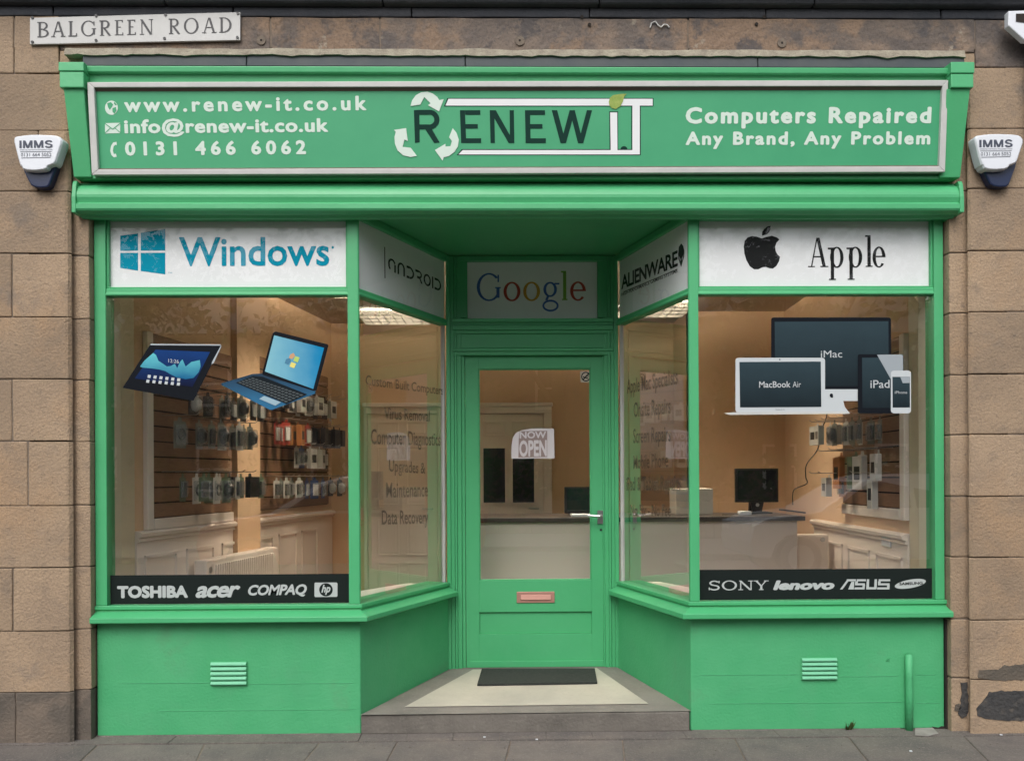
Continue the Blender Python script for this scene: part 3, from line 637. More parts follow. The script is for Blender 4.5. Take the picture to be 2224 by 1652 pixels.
lineq(ic_, PS, (620, 730), (665, 764), 5, .0021, 0, c1); lineq(ic_, PS, (710, 728), (665, 764), 5, .0022, 0, c1); lineq(ic_, PS, (620, 786), (652, 756), 4, .0023, 0, c1); lineq(ic_, PS, (710, 784), (678, 756), 4, .0024, 0, c1)
ic_.build('emblem_detail', M_signg, signboard)
# centre logo
lg = MB()
for pp, k in (([(275, 203), (315, 200), (318, 440), (283, 444)], 0), ([(615, 203), (652, 203), (662, 445), (624, 445)], 1), ([(652, 203), (765, 203), (766, 237), (655, 237)], 2), ([(655, 305), (747, 305), (747, 338), (657, 338)], 3), ([(659, 410), (772, 410), (772, 445), (661, 445)], 4),
           ([(835, 203), (869, 203), (873, 445), (841, 445)], 5), ([(982, 203), (1013, 203), (1017, 445), (984, 445)], 6), ([(835, 203), (880, 203), (1017, 445), (975, 445)], 7),
           ([(1095, 203), (1132, 203), (1137, 445), (1100, 445)], 8), ([(1130, 203), (1242, 203), (1244, 237), (1130, 237)], 9), ([(1132, 305), (1224, 305), (1225, 338), (1132, 338)], 10), ([(1135, 410), (1249, 410), (1250, 445), (1135, 445)], 11),
           ([(1293, 203), (1333, 203), (1398, 445), (1358, 445)], 12), ([(1425, 203), (1465, 203), (1398, 445), (1360, 445)], 13), ([(1425, 203), (1463, 203), (1525, 445), (1487, 445)], 14), ([(1552, 203), (1590, 203), (1526, 445), (1488, 445)], 15),
           ([(355, 335), (398, 325), (465, 440), (425, 444)], 16), ([(310, 200), (390, 200), (390, 235), (310, 235)], 17), ([(310, 308), (390, 308), (390, 343), (310, 343)], 18)):
    dpoly(lg, PS, pp, .0012 + k * .00005, 0, c8)
for i, q in enumerate(ring(388, 271, 76, 72, 38, 38, -90, 90)): dpoly(lg, PS, q, .0022 + .00002 * i, 0, c8)
dpoly(lg, PS, circle(1826, 492, 26, 24, a0=180, a1=360), .0014, 0, c8)
frm = [(522, 113), (2044, 113), (2044, 175), (1950, 175), (1950, 535), (590, 535), (628, 490), (1880, 490), (1880, 175), (497, 175)]
inn = [(530, 119), (2038, 119), (2038, 169), (1943, 169), (1943, 529), (604, 529), (636, 497), (1888, 497), (1888, 169), (508, 169)]
dpoly(lg, PS, frm, .0010, 0, c8); dpoly(lg, PS, [(1717, 212), (1783, 212), (1783, 492), (1720, 492)], .00145, 0, c8)
lg.build('logo_letters', M_dkg, signboard)
lg = MB(); dpoly(lg, PS, inn, .0018, 0, c8); dpoly(lg, PS, [(1724, 219), (1776, 219), (1778, 497), (1728, 497)], .0021, 0, c8)
lg.build('logo_bars', M_white, signboard)
for pp in ([(250, 172), (262, 130), (290, 92), (330, 70), (375, 66), (415, 80), (448, 105), (462, 128), (495, 122), (461, 212), (378, 166), (398, 152), (352, 106), (322, 162)],
           [(127, 348), (218, 335), (230, 430), (205, 420), (192, 473), (252, 480), (298, 540), (250, 548), (195, 535), (155, 500), (135, 450), (132, 400), (142, 362)],
           [(562, 335), (590, 370), (607, 420), (600, 470), (575, 510), (535, 540), (495, 550), (487, 575), (430, 497), (508, 450), (508, 470), (545, 468), (556, 430), (535, 402)]):
    lg = MB(); dpoly(lg, PS, pp, .0032, 0, c8); lg.build('recycling_arrow', M_vinyl, signboard)
lg = MB(); dpoly(lg, PS, [(1714, 140), (1722, 112), (1745, 92), (1780, 86), (1815, 82), (1848, 82), (1828, 100), (1818, 140), (1800, 172), (1765, 194), (1735, 186), (1718, 165)], .0035, 0, c8)
lg.build('leaf_emblem', mat('leaf_print', (.22, .33, .05), .5, (.34, .42, .10), 40), signboard)

# ------------------------------------------------------------------ panels in the transom lights (printed boards behind glass)
c4 = crop(0, 500, 2.224); c6 = crop(1719, 500, 2.224); cg = crop(860, 560, 2.224)
def tpanel(a, b, pl, label, base=M_white):
    d = (b - a).normalized(); m_ = MB(); n_ = pl.n
    m_.prism([(a.x, a.y, zTT - .006), (b.x, b.y, zTT - .006), (b.x, b.y, zHB + .006), (a.x, a.y, zHB + .006)], -n_ * .012)
    o = m_.build('transom_sign', base, label=label, cat='sign', group='brand panels above the glazing')
    return o
PW = Plane((0, YG + .004, 0), (0, -1, 0))
w1 = tpanel(Vector((xwL - .008, YG + .004, 0)), Vector((xcL0 + .008, YG + .004, 0)), PW, 'white panel with four blue window squares and blue lettering above the left display window')
w2 = tpanel(Vector((xcR1 - .008, YG + .004, 0)), Vector((xwR + .008, YG + .004, 0)), PW, 'white panel with black fruit emblem and black serif lettering above the right display window')
PL2 = Plane(aL - nL * (IN - .008), nL); PR2 = Plane(aR - nR * (IN - .008), nR)
w3 = tpanel(aL - nL * (IN - .008), eL - nL * (IN - .008), PL2, 'white panel with dark square-cut techno lettering on the left side of the recess')
w4 = tpanel(aR - nR * (IN - .008), eR - nR * (IN - .008), PR2, 'white panel with dark slanting lettering and oval head emblem right inside the recess')
PG = Plane((0, YP + .01, 0), (0, -1, 0))
w5 = MB().box(gx0 - .005, gx1 + .005, YP + .01, YP + .02, gz0 - .005, gz1 + .005).build('transom_sign', M_white, label='white panel with rainbow coloured serif lettering above the shop door', cat='sign', group='brand panels above the glazing')
# glass in front of the panels
for (p, q) in (((xwL, .026), (xcL0, .026)), ((xcR1, .026), (xwR, .026))): MB().poly([(p[0], p[1], zTT - .004), (q[0], q[1], zTT - .004), (q[0], q[1], zHB + .004), (p[0], p[1], zHB + .004)]).build('transom_pane', M_glass_p, sf)
for a_, e_, n_ in ((aL, eL, nL), (aR, eR, nR)):
    p, q = a_ - n_ * .016, e_ - n_ * .016; MB().poly([(p.x, p.y, zTT - .004), (q.x, q.y, zTT - .004), (q.x, q.y, zHB + .004), (p.x, p.y, zHB + .004)]).build('transom_pane', M_glass_p, sf)
m_ = MB()
for pp in ([(710, 280), (815, 266), (815, 368), (710, 369)], [(831, 263), (976, 240), (976, 367), (831, 368)], [(710, 381), (815, 381), (815, 486), (710, 470)], [(831, 381), (976, 380), (976, 508), (831, 488)]): dpoly(m_, PW, pp, .001, 0, c4)
m_.build('emblem', M_cyan, w1)
m_ = MB(); text(m_, 'Windows', PW, c4(1058, 455), c4(1945, 452), c4(1058, 293)[1], bold=.012); text(m_, 'TM', PW, c4(992, 503), c4(1016, 503), c4(992, 495)[1]); dpoly(m_, PW, circle(1965, 349, 7, 8), .001, 0, c4)
m_.build('lettering', M_cyan, w1)
m_ = MB()
apple = [(676, 296), (700, 288), (735, 280), (765, 290), (780, 302), (762, 322), (755, 345), (758, 372), (770, 392), (783, 404), (778, 430), (762, 458), (742, 474), (722, 472), (700, 464), (680, 466), (655, 478), (630, 478), (605, 460), (585, 425), (573, 385), (569, 345), (575, 310), (592, 290), (618, 282), (645, 285)]
dpoly(m_, PW, apple, .001, 0, c6); dpoly(m_, PW, [(677, 280), (678, 258), (690, 240), (708, 226), (727, 221), (727, 240), (718, 260), (702, 274)], .001, 0, c6)
m_.build('emblem', M_blk, w2)
m_ = MB(); serif(m_, 'Apple', PW, c6(952, 465), c6(1418, 463), c6(952, 292)[1], T=.115, t=.045, sw=.24, wd=.78, gap=.03); m_.build('lettering', M_blk, w2)
gc = [mat('print_blue', (.07, .15, .42), .7, spec=.1), mat('print_red', (.42, .08, .06), .7, spec=.1), mat('print_amber', (.54, .31, .06), .7, spec=.1), mat('print_green', (.20, .38, .08), .7, spec=.1)]
m_ = MB(); serif(m_, 'Google', PG, cg(903, 530), cg(1562, 526), cg(903, 370)[1], T=.125, t=.06, sw=.22, wd=1.08, gap=.045, mis=[0, 1, 2, 0, 3, 1]); m_.build('lettering', gc, w5)
# techno lettering (left side panel)
def techno(ch):
    T = .19; r = ring
    if ch == 'a': return r(.38, .55, .36, .45, .21, .30, 180, 20) + r(.38, .45, .36, .45, .21, .30, 180, 235) + bar(.59, 0, .74, .62) + bar(.02, .42, .17, .58), .86
    if ch == 'n': return bar(.04, 0, .19, .58) + bar(.61, 0, .76, .58) + r(.4, .56, .36, .44, .21, .29, 0, 180), .92
    if ch == 'd': return r(.3, .5, .46, .5, .31, .35, -90, 90) + bar(.02, 0, .3, T) + bar(.02, 1 - T, .3, 1), .88
    if ch == 'r': return r(.36, .68, .36, .32, .22, .18, -70, 90) + bar(.02, 1 - T, .36, 1) + bar(.2, .32, .55, .32 + T) + dg_(.68, 0, .5, .38, .17), .86
    if ch == 'o': return r(.42, .5, .4, .5, .25, .35), .92
    if ch == 'i': return bar(.03, 0, .18, 1), .3
    return [], .3
m_ = MB(); glyphs(m_, PL2, [techno(ch) for ch in 'android'], cg(378, 348), cg(698, 480), cg(378, 272)[1]); m_.build('lettering', M_blk, w3)
m_ = MB(); lineq(m_, PL2, (359, 213), (361, 398), 5, .001, 0, cg); m_.build('divider_line', M_blk, w3)
m_ = MB()
text(m_, 'ALIENWARE', PR2, cg(1757, 461), cg(2090, 322), cg(1757, 385)[1], space=.92, bold=.02); text(m_, 'HIGH-PERFORMANCE GAMING SYSTEMS', PR2, cg(1758, 503), cg(2088, 362), cg(1758, 485)[1], bold=.008)
lineq(m_, PR2, (1770, 478), (2088, 345), 4, .001, 0, cg)
m_.build('lettering', M_blk, w4)
m_ = MB(); dpoly(m_, PR2, [(2110, 192), (2122, 206), (2128, 235), (2127, 270), (2110, 332), (2094, 285), (2092, 255), (2096, 212)], .001, 0, cg); em = m_.build('emblem', M_blk, w4)
m_ = MB(); dpoly(m_, PR2, [(2095, 262), (2107, 286), (2103, 300)], .002, 0, cg); dpoly(m_, PR2, [(2125, 255), (2113, 282), (2116, 296)], .002, 0, cg); m_.build('emblem_detail', M_grey, em)

# ------------------------------------------------------------------ black strips along the foot of the display windows
cs1 = crop(0, 1050, 2.224); cs2 = crop(1719, 1050, 2.224)
PX_ = Plane((0, YG - .002, 0), (0, -1, 0))
def flat(mb, nm, mt, label, cat='sticker', group=None): return mb.build(nm, mt, label=label, cat=cat, group=group)
zs1, zs2 = U(495, 1247, YG).z, U(1775, 1235, YG).z
s1 = flat(MB().poly([(xwL + .004, YG - .002, zGB + .004), (xcL0 - .003, YG - .002, zGB + .004), (xcL0 - .003, YG - .002, zs1), (xwL + .004, YG - .002, zs1)]), 'window_strip', M_strip, 'black vinyl strip with four pale maker logos along the foot of the left display window')
s2 = flat(MB().poly([(xcR1 + .003, YG - .002, zGB + .004), (xwR - .004, YG - .002, zGB + .004), (xwR - .004, YG - .002, zs2), (xcR1 + .003, YG - .002, zs2)]), 'window_strip', M_strip, 'black vinyl strip with four pale maker logos along the foot of the right display window')
m_ = MB(); text(m_, 'TOSHIBA', PX_, cs1(692, 1190), cs1(1110, 1187), cs1(692, 1128)[1], bold=.05, space=1.02)
text(m_, 'acer', PX_, cs1(1155, 1188), cs1(1420, 1184), cs1(1155, 1098)[1], shear=.3, bold=.028, space=.92)
text(m_, 'COMPAQ', PX_, cs1(1465, 1176), cs1(1812, 1171), cs1(1465, 1120)[1], shear=.25, bold=.03, space=.95)
m_.build('lettering', M_grey, s1)
m_ = MB(); dpoly(m_, PX_, [(1862, 1103), (1988, 1102), (1993, 1108), (1993, 1181), (1988, 1187), (1862, 1188), (1857, 1182), (1857, 1108)], .001, 0, cs1); hb = m_.build('emblem', M_grey, s1)
m_ = MB(); dpoly(m_, PX_, circle(1925, 1145, 40, 39), .0015, 0, cs1); m_.build('emblem_ground', M_strip, hb)
m_ = MB(); text(m_, 'hp', PX_, cs1(1898, 1160), cs1(1952, 1158), cs1(1898, 1118)[1], .002, shear=.3, bold=.03); m_.build('emblem_letters', M_grey, hb)
m_ = MB(); serif(m_, 'SONY', PX_, cs2(362, 1148), cs2(722, 1146), cs2(362, 1092)[1], T=.19, t=.10, sw=.42, wd=1.5, gap=.12)
text(m_, 'lenovo', PX_, cs2(742, 1143), cs2(1105, 1140), cs2(742, 1094)[1], shear=.22, bold=.05)
k = 0
for pp in ([(1137, 1143), (1152, 1143), (1196, 1083), (1182, 1083)], [(1178, 1083), (1232, 1083), (1230, 1095), (1176, 1095)], [(1205, 1098), (1222, 1098), (1219, 1143), (1186, 1143)], [(1236, 1083), (1290, 1083), (1290, 1095), (1236, 1095)], [(1228, 1095), (1244, 1095), (1240, 1117), (1226, 1117)], [(1226, 1107), (1284, 1107), (1284, 1119), (1226, 1119)], [(1272, 1115), (1286, 1115), (1282, 1143), (1268, 1143)], [(1224, 1131), (1276, 1131), (1276, 1143), (1222, 1143)],
           [(1296, 1083), (1310, 1083), (1308, 1143), (1292, 1143)], [(1300, 1130), (1350, 1130), (1350, 1143), (1300, 1143)], [(1342, 1083), (1356, 1083), (1354, 1140), (1339, 1140)],
           [(1366, 1083), (1434, 1083), (1434, 1095), (1366, 1095)], [(1362, 1095), (1378, 1095), (1376, 1118), (1362, 1118)], [(1362, 1107), (1430, 1107), (1430, 1119), (1362, 1119)], [(1416, 1116), (1431, 1116), (1429, 1143), (1414, 1143)], [(1358, 1131), (1424, 1131), (1424, 1143), (1356, 1143)]):
    dpoly(m_, PX_, pp, .001 + k * .00005, 0, cs2); k += 1
m_.build('lettering', M_grey, s2)
m_ = MB(); dpoly(m_, PX_, circle(1553, 1110, 93, 25, rot=-10), .001, 0, cs2); el = m_.build('emblem', M_grey, s2)
m_ = MB(); text(m_, 'SAMSUNG', PX_, cs2(1488, 1118), cs2(1626, 1113), cs2(1488, 1103)[1], .0015, bold=.03); m_.build('emblem_letters', M_strip, el)

# ------------------------------------------------------------------ picture stickers on the display windows
z1c = crop(270, 780, 3.319); z5c = crop(1850, 800, 3.4215)
PK = Plane((0, YG - .0015, 0), (0, -1, 0))
def gradm(name, c1_, c2_, axis='Z', lo=0, hi=1, rough=.4, wave=None):
    m = bpy.data.materials.new(name); m.use_nodes = True; t = m.node_tree; N = t.nodes; L = t.links; b = N['Principled BSDF']; b.inputs['Roughness'].default_value = rough; b.inputs['Specular IOR Level'].default_value = .12
    tc = N.new('ShaderNodeTexCoord'); sp = N.new('ShaderNodeSeparateXYZ'); L.new(tc.outputs['Generated'], sp.inputs[0])
    nz = N.new('ShaderNodeTexNoise'); nz.inputs['Scale'].default_value = 4; L.new(tc.outputs['Generated'], nz.inputs['Vector'])
    ad = N.new('ShaderNodeMath'); ad.operation = 'MULTIPLY_ADD'; ad.inputs[1].default_value = .35; L.new(nz.outputs[0], ad.inputs[0]); L.new(sp.outputs[axis], ad.inputs[2])
    mr = N.new('ShaderNodeMapRange'); mr.inputs[1].default_value = lo + .17; mr.inputs[2].default_value = hi + .17; L.new(ad.outputs[0], mr.inputs[0])
    mx = N.new('ShaderNodeMix'); mx.data_type = 'RGBA'; L.new(mr.outputs[0], mx.inputs[0]); mx.inputs[6].default_value = (*c1_, 1); mx.inputs[7].default_value = (*c2_, 1); L.new(mx.outputs[2], b.inputs['Base Color']); return m
M_tabscr = gradm('tablet_wallpaper', (.004, .008, .035), (.005, .04, .17)); M_tabwave = gradm('tablet_wave', (.01, .12, .26), (.12, .50, .56))
M_lapscr = gradm('laptop_wallpaper', (.22, .48, .56), (.0, .20, .42), 'X'); M_lapbody = gradm('laptop_body', (.03, .14, .27), (.02, .045, .08), 'Z', .2, .9)
M_devs = gradm('device_screen', (.012, .02, .025), (.028, .05, .062), 'Z'); M_silver = mat('printed_silver', (.50, .54, .56), .6, spec=.2)
M_keys = mat('printed_keys', (.008, .012, .016), .7, spec=.1); M_bez = mat('printed_bezel', (.006, .008, .012), .7, spec=.1)
def sticker(polys, label, nm):
    o = None
    for i, (pn, pts, mt) in enumerate(polys):
        m_ = MB(); pts = pts if isinstance(pts[0], list) else [pts]
        for q in pts: dpoly(m_, PK, q, .0006 * i, 0, sticker.c)
        if i == 0: o = m_.build(nm, mt, label=label, cat='sticker')
        else: m_.build(pn, mt, o)
    return o
sticker.c = z1c
icons = []
for r_ in range(2):
    for q in range(6):
        x = 408 + 52 * q - 12 * r_ + r_ * q * 2; y = 712 + 42 * r_ + 6 * q - (4 * q if r_ else 0) + (3 * q if r_ else 0); icons.append([(x, y), (x + 26, y + 3), (x + 21, y + 30), (x - 5, y + 26)])
wave = [(455, 520), (480, 540), (500, 590), (540, 615), (575, 640), (610, 635), (645, 615), (665, 655), (690, 600), (712, 577), (740, 640), (790, 600), (865, 583), (872, 640), (855, 690), (810, 740), (740, 752), (660, 735), (600, 705), (560, 680), (500, 665), (430, 655), (360, 650), (338, 640), (375, 590), (420, 550)]
tb = sticker([('frame', [(430, 443), (1050, 447), (1052, 458), (810, 938), (795, 940), (187, 828), (190, 818)], M_bez),
              ('screen', [(475, 492), (955, 512), (800, 820), (290, 745)], M_tabscr),
              ('wallpaper', wave, M_tabwave),
              ('icons', icons, M_silver),
              ('edge', [[(430, 440), (1050, 445), (1048, 456), (428, 452)], [(1050, 456), (1056, 462), (985, 612), (968, 620), (972, 600)]], mat('printed_edge', (.38, .42, .46), .5))],
             'picture sticker of a black tablet computer with blue wave wallpaper on the left window', 'tablet_sticker')
m_ = MB(); text(m_, '12:26', PK, z1c(588, 603), z1c(680, 612), z1c(588, 572)[1], .0026); m_.build('lettering', M_silver, tb)
keys = []
K0, K1, K2, K3 = Vector((1330, 735)), Vector((1790, 890)), Vector((1620, 962)), Vector((1190, 780))
for i in range(14):
    for j in range(5):
        def KP(u, v): a = K0.lerp(K1, u); b = K3.lerp(K2, u); q = a.lerp(b, v); return (q.x, q.y)
        u0, u1 = i / 14 + .008, (i + 1) / 14 - .012; v0, v1 = j / 5 + .03, (j + 1) / 5 - .05
        keys.append([KP(u0, v0), KP(u1, v0), KP(u1, v1), KP(u0, v1)])
lt = sticker([('body', [(1050, 790), (1330, 705), (1420, 700), (1885, 850), (1880, 880), (1500, 1022), (1480, 1020), (1060, 805)], M_lapbody),
              ('lid', [(1525, 333), (1540, 333), (1990, 445), (1998, 455), (1895, 850), (1870, 855), (1418, 712), (1415, 700), (1505, 350)], M_bez),
              ('screen', [(1520, 365), (1960, 475), (1865, 838), (1438, 683)], M_lapscr),
              ('keyboard', [(1335, 722), (1420, 730), (1812, 885), (1628, 970), (1182, 782)], M_keys),
              ('keys', keys, mat('printed_keycap', (.05, .065, .07), .6)),
              ('touchpad', [(1432, 898), (1580, 955), (1530, 985), (1388, 925)], mat('printed_touchpad', (.28, .42, .50), .5))],
             'picture sticker of an open blue laptop with bright cyan screen on the left window', 'laptop_sticker')
m_ = MB()
dpoly(m_, PK, [(1660, 535), (1690, 520), (1705, 545), (1680, 575), (1650, 565)], .0022, 0, z1c); dpoly(m_, PK, [(1625, 575), (1655, 565), (1670, 590), (1645, 625), (1612, 610)], .0022, 1, z1c); dpoly(m_, PK, [(1705, 548), (1745, 560), (1728, 605), (1688, 590)], .0022, 2, z1c); dpoly(m_, PK, [(1672, 600), (1715, 615), (1695, 655), (1655, 640)], .0022, 3, z1c)
m_.build('emblem', [mat('p_o', (.55, .30, .15), .5), mat('p_b', (.04, .18, .30), .5), mat('p_g', (.40, .55, .12), .5), mat('p_y', (.70, .62, .15), .5)], lt)
sticker.c = z5c
def rr(x0, y0, x1, y1, r=20, tl=0):
    pts = []
    for cx, cy, a in ((x1 - r, y0 + r, -90), (x1 - r, y1 - r, 0), (x0 + r, y1 - r, 90), (x0 + r, y0 + r, 180)):
        for k in range(5): t_ = math.radians(a + 22.5 * k); pts.append((cx + r * math.cos(t_), cy + r * math.sin(t_)))
    return pts
M_gloss2 = mat('printed_gloss', (.30, .34, .37), .5)
dv = sticker([('desktop_frame', [rr(676, 146, 1765, 800, 22)], M_bez),
              ('desktop_screen', [(708, 185), (1742, 180), (1745, 768), (712, 770)], M_devs),
              ('desktop_chin', [[(1100, 798), (1500, 798), (1500, 904), (1100, 904)], [(1100, 904), (1332, 904), (1345, 958), (1393, 1018), (1100, 1018)]], M_silver),
              ('notebook_lid', [rr(352, 512, 1166, 1008, 26)], M_silver),
              ('notebook_base', [(245, 1014), (350, 1006), (1300, 1002), (1392, 1006), (1385, 1020), (300, 1030)], M_wframe),
              ('notebook_screen', [(388, 550), (1127, 546), (1132, 958), (394, 962)], M_devs),
              ('tablet_frame', [rr(1463, 480, 1878, 1017, 18)], M_bez),
              ('tablet_screen', [(1502, 512), (1842, 508), (1848, 965), (1506, 968)], M_devs),
              ('tablet_gloss', [(1638, 484), (1862, 482), (1873, 492), (1876, 720), (1760, 700)], M_gloss2),
              ('phone_frame', [rr(1764, 628, 1947, 1016, 28)], M_silver),
              ('phone_screen', [(1778, 685), (1936, 685), (1937, 963), (1780, 964)], M_devs),
              ('phone_gloss', [(1850, 687), (1934, 687), (1935, 740), (1872, 742)], M_gloss2)],
             'picture sticker of a desktop screen, notebook, tablet and phone together on the right window', 'device_sticker')
m_ = MB()
text(m_, 'iMac', PK, z5c(1128, 510), z5c(1322, 508), z5c(1128, 446)[1], .0016); text(m_, 'MacBook', PK, z5c(567, 782), z5c(852, 780), z5c(567, 728)[1], .0045, bold=.008); text(m_, 'Air', PK, z5c(872, 780), z5c(947, 779), z5c(872, 728)[1], .0045)
text(m_, 'iPad', PK, z5c(1578, 786), z5c(1752, 784), z5c(1578, 716)[1], .0053, bold=.006); text(m_, 'iPhone', PK, z5c(1800, 838), z5c(1912, 838), z5c(1800, 813)[1], .0075)
m_.build('lettering', mat('printed_grey_text', (.45, .48, .50), .5), dv)
m_ = MB(); dpoly(m_, PK, [(1212, 840), (1222, 836), (1232, 838), (1240, 846), (1236, 856), (1242, 864), (1234, 874), (1222, 874), (1212, 866), (1208, 852)], .0026, 0, z5c); dpoly(m_, PK, circle(755, 528, 6), .0026, 0, z5c); text(m_, 'MacBook Air', PK, z5c(718, 986), z5c(802, 986), z5c(718, 978)[1], .0026)
m_.build('device_marks', M_bez, dv)

# ------------------------------------------------------------------ grey lettering on the side panes
M_etch = mat('etched_vinyl', (.085, .065, .05), .8, alpha=.085)
cl_ = crop(940, 780, 1.966); cr_ = crop(1600, 780, 1.966)
m_ = MB(); PLo = Plane(aL - nL * (IN - .002), nL); PRo = Plane(aR - nR * (IN - .002), nR)
for s_, a, b, t_ in (('Custom Built Computers', (60, 474), (467, 526), 424), ('Virus Removal', (158, 652), (396, 665), 592), ('Computer Diagnostics', (88, 782), (452, 792), 706), ('Upgrades &', (183, 925), (372, 937), 865), ('Maintenance', (168, 1062), (387, 1056), 985), ('Data Recovery', (145, 1202), (388, 1196), 1130)):
    text(m_, s_, PLo, cl_(*a), cl_(*b), cl_(a[0], t_)[1], bold=.022)
flat(m_, 'window_lettering', M_etch, 'faint brown list of six repair services lettered on the left side pane', 'lettering')
m_ = MB()
for s_, a, b, t_ in (('Apple Mac Specialists', (127, 520), (392, 468), 450), ('Onsite Repairs', (162, 642), (355, 622), 568), ('Screen Repairs', (160, 778), (355, 768), 706), ('Mobile Phone', (160, 912), (342, 902), 845), ('iPad & Tablet Repairs', (122, 1025), (410, 1022), 958), ('No Fix - No Fee', (145, 1155), (357, 1160), 1100)):
    text(m_, s_, PRo, cr_(*a), cr_(*b), cr_(a[0], t_)[1], bold=.022)
flat(m_, 'window_lettering', M_etch, 'faint brown list of six repair services lettered on the right side pane', 'lettering')

# ------------------------------------------------------------------ notices on the shop door
c7 = crop(1240, 940, 2.665); PD = Plane((0, YD + .017, 0), (0, -1, 0))
m_ = MB(); pts = [(314, 738), (316, 640), (324, 590), (348, 556), (390, 537), (450, 526), (500, 524), (615, 527), (620, 737)]
dpoly(m_, PD, pts, .0, 0, c7); nt_ = flat(m_, 'open_notice', mat('paper', (.60, .56, .58), .8), 'white paper NOW OPEN notice taped to the glass of the green door', 'notice')
m_ = MB(); dpoly(m_, PD, [(372, 545), (568, 542), (568, 727), (364, 730), (366, 600)], .001, 0, c7); nb = m_.build('printed_ground', mat('notice_ink', (.28, .21, .20), .8), nt_)
m_ = MB(); text(m_, 'NOW', PD, c7(373, 594), c7(560, 592), c7(373, 550)[1], .0018, bold=.022); text(m_, 'OPEN', PD, c7(370, 720), c7(565, 716), c7(370, 616)[1], .0018, bold=.03); m_.build('lettering', MATS['paper'], nb)
m_ = MB(); dpoly(m_, PD, [(800, 122), (878, 120), (878, 198), (805, 200)], 0, 0, c7); ns = flat(m_, 'no_smoking_sign', mat('cream_sticker', (.62, .55, .44), .6), 'small cream square no smoking sticker in the top corner of the door glass', 'sticker')
m_ = MB()
for i, q in enumerate(ring(841, 159, 33, 34, 26, 27)): dpoly(m_, PD, q, .001 + i * .00001, 0, c7)
lineq(m_, PD, (820, 182), (862, 136), 8, .0016, 0, c7); lineq(m_, PD, (820, 160), (856, 172), 7, .0018, 0, c7); lineq(m_, PD, (850, 160), (862, 150), 4, .0019, 0, c7)
m_.build('symbol', M_bez, ns)

# ------------------------------------------------------------------ street name sign
PN = Plane((0, YS - .018, 0), (0, -1, 0)); rc = [(176, 106), (1419, 72), (1418, 238), (176, 263)]
m_ = MB(); m_.prism([PN.hit(*c1(*q)) for q in rc], (0, .014, 0)); st = m_.build('street_name_sign', M_white, bevel=.002, label='white street name plate reading BALGREEN ROAD screwed to the stone top left', cat='sign')
MATS_plate = mat('enamel_plate', (.50, .50, .49), .4, (.44, .44, .43), 5); st.data.materials[0] = MATS_plate
m_ = MB(); serif(m_, 'BALGREEN ROAD', PN, c1(221, 222), c1(1392, 192), c1(221, 132)[1], T=.13, t=.06, sw=.26, wd=1.0, gap=.2, space=.52); m_.build('lettering', mat('plate_letter_black', (.03, .03, .035), .5), st)
for q in ((192, 107), (192, 250), (568, 95), (568, 240), (978, 90), (972, 229), (1405, 82), (1402, 223)):
    a = PN.hit(*c1(*q)); MB().tube([(a.x, a.y + .002, a.z), (a.x, a.y - .004, a.z)], .0075, 10).build('screw', M_black, st)

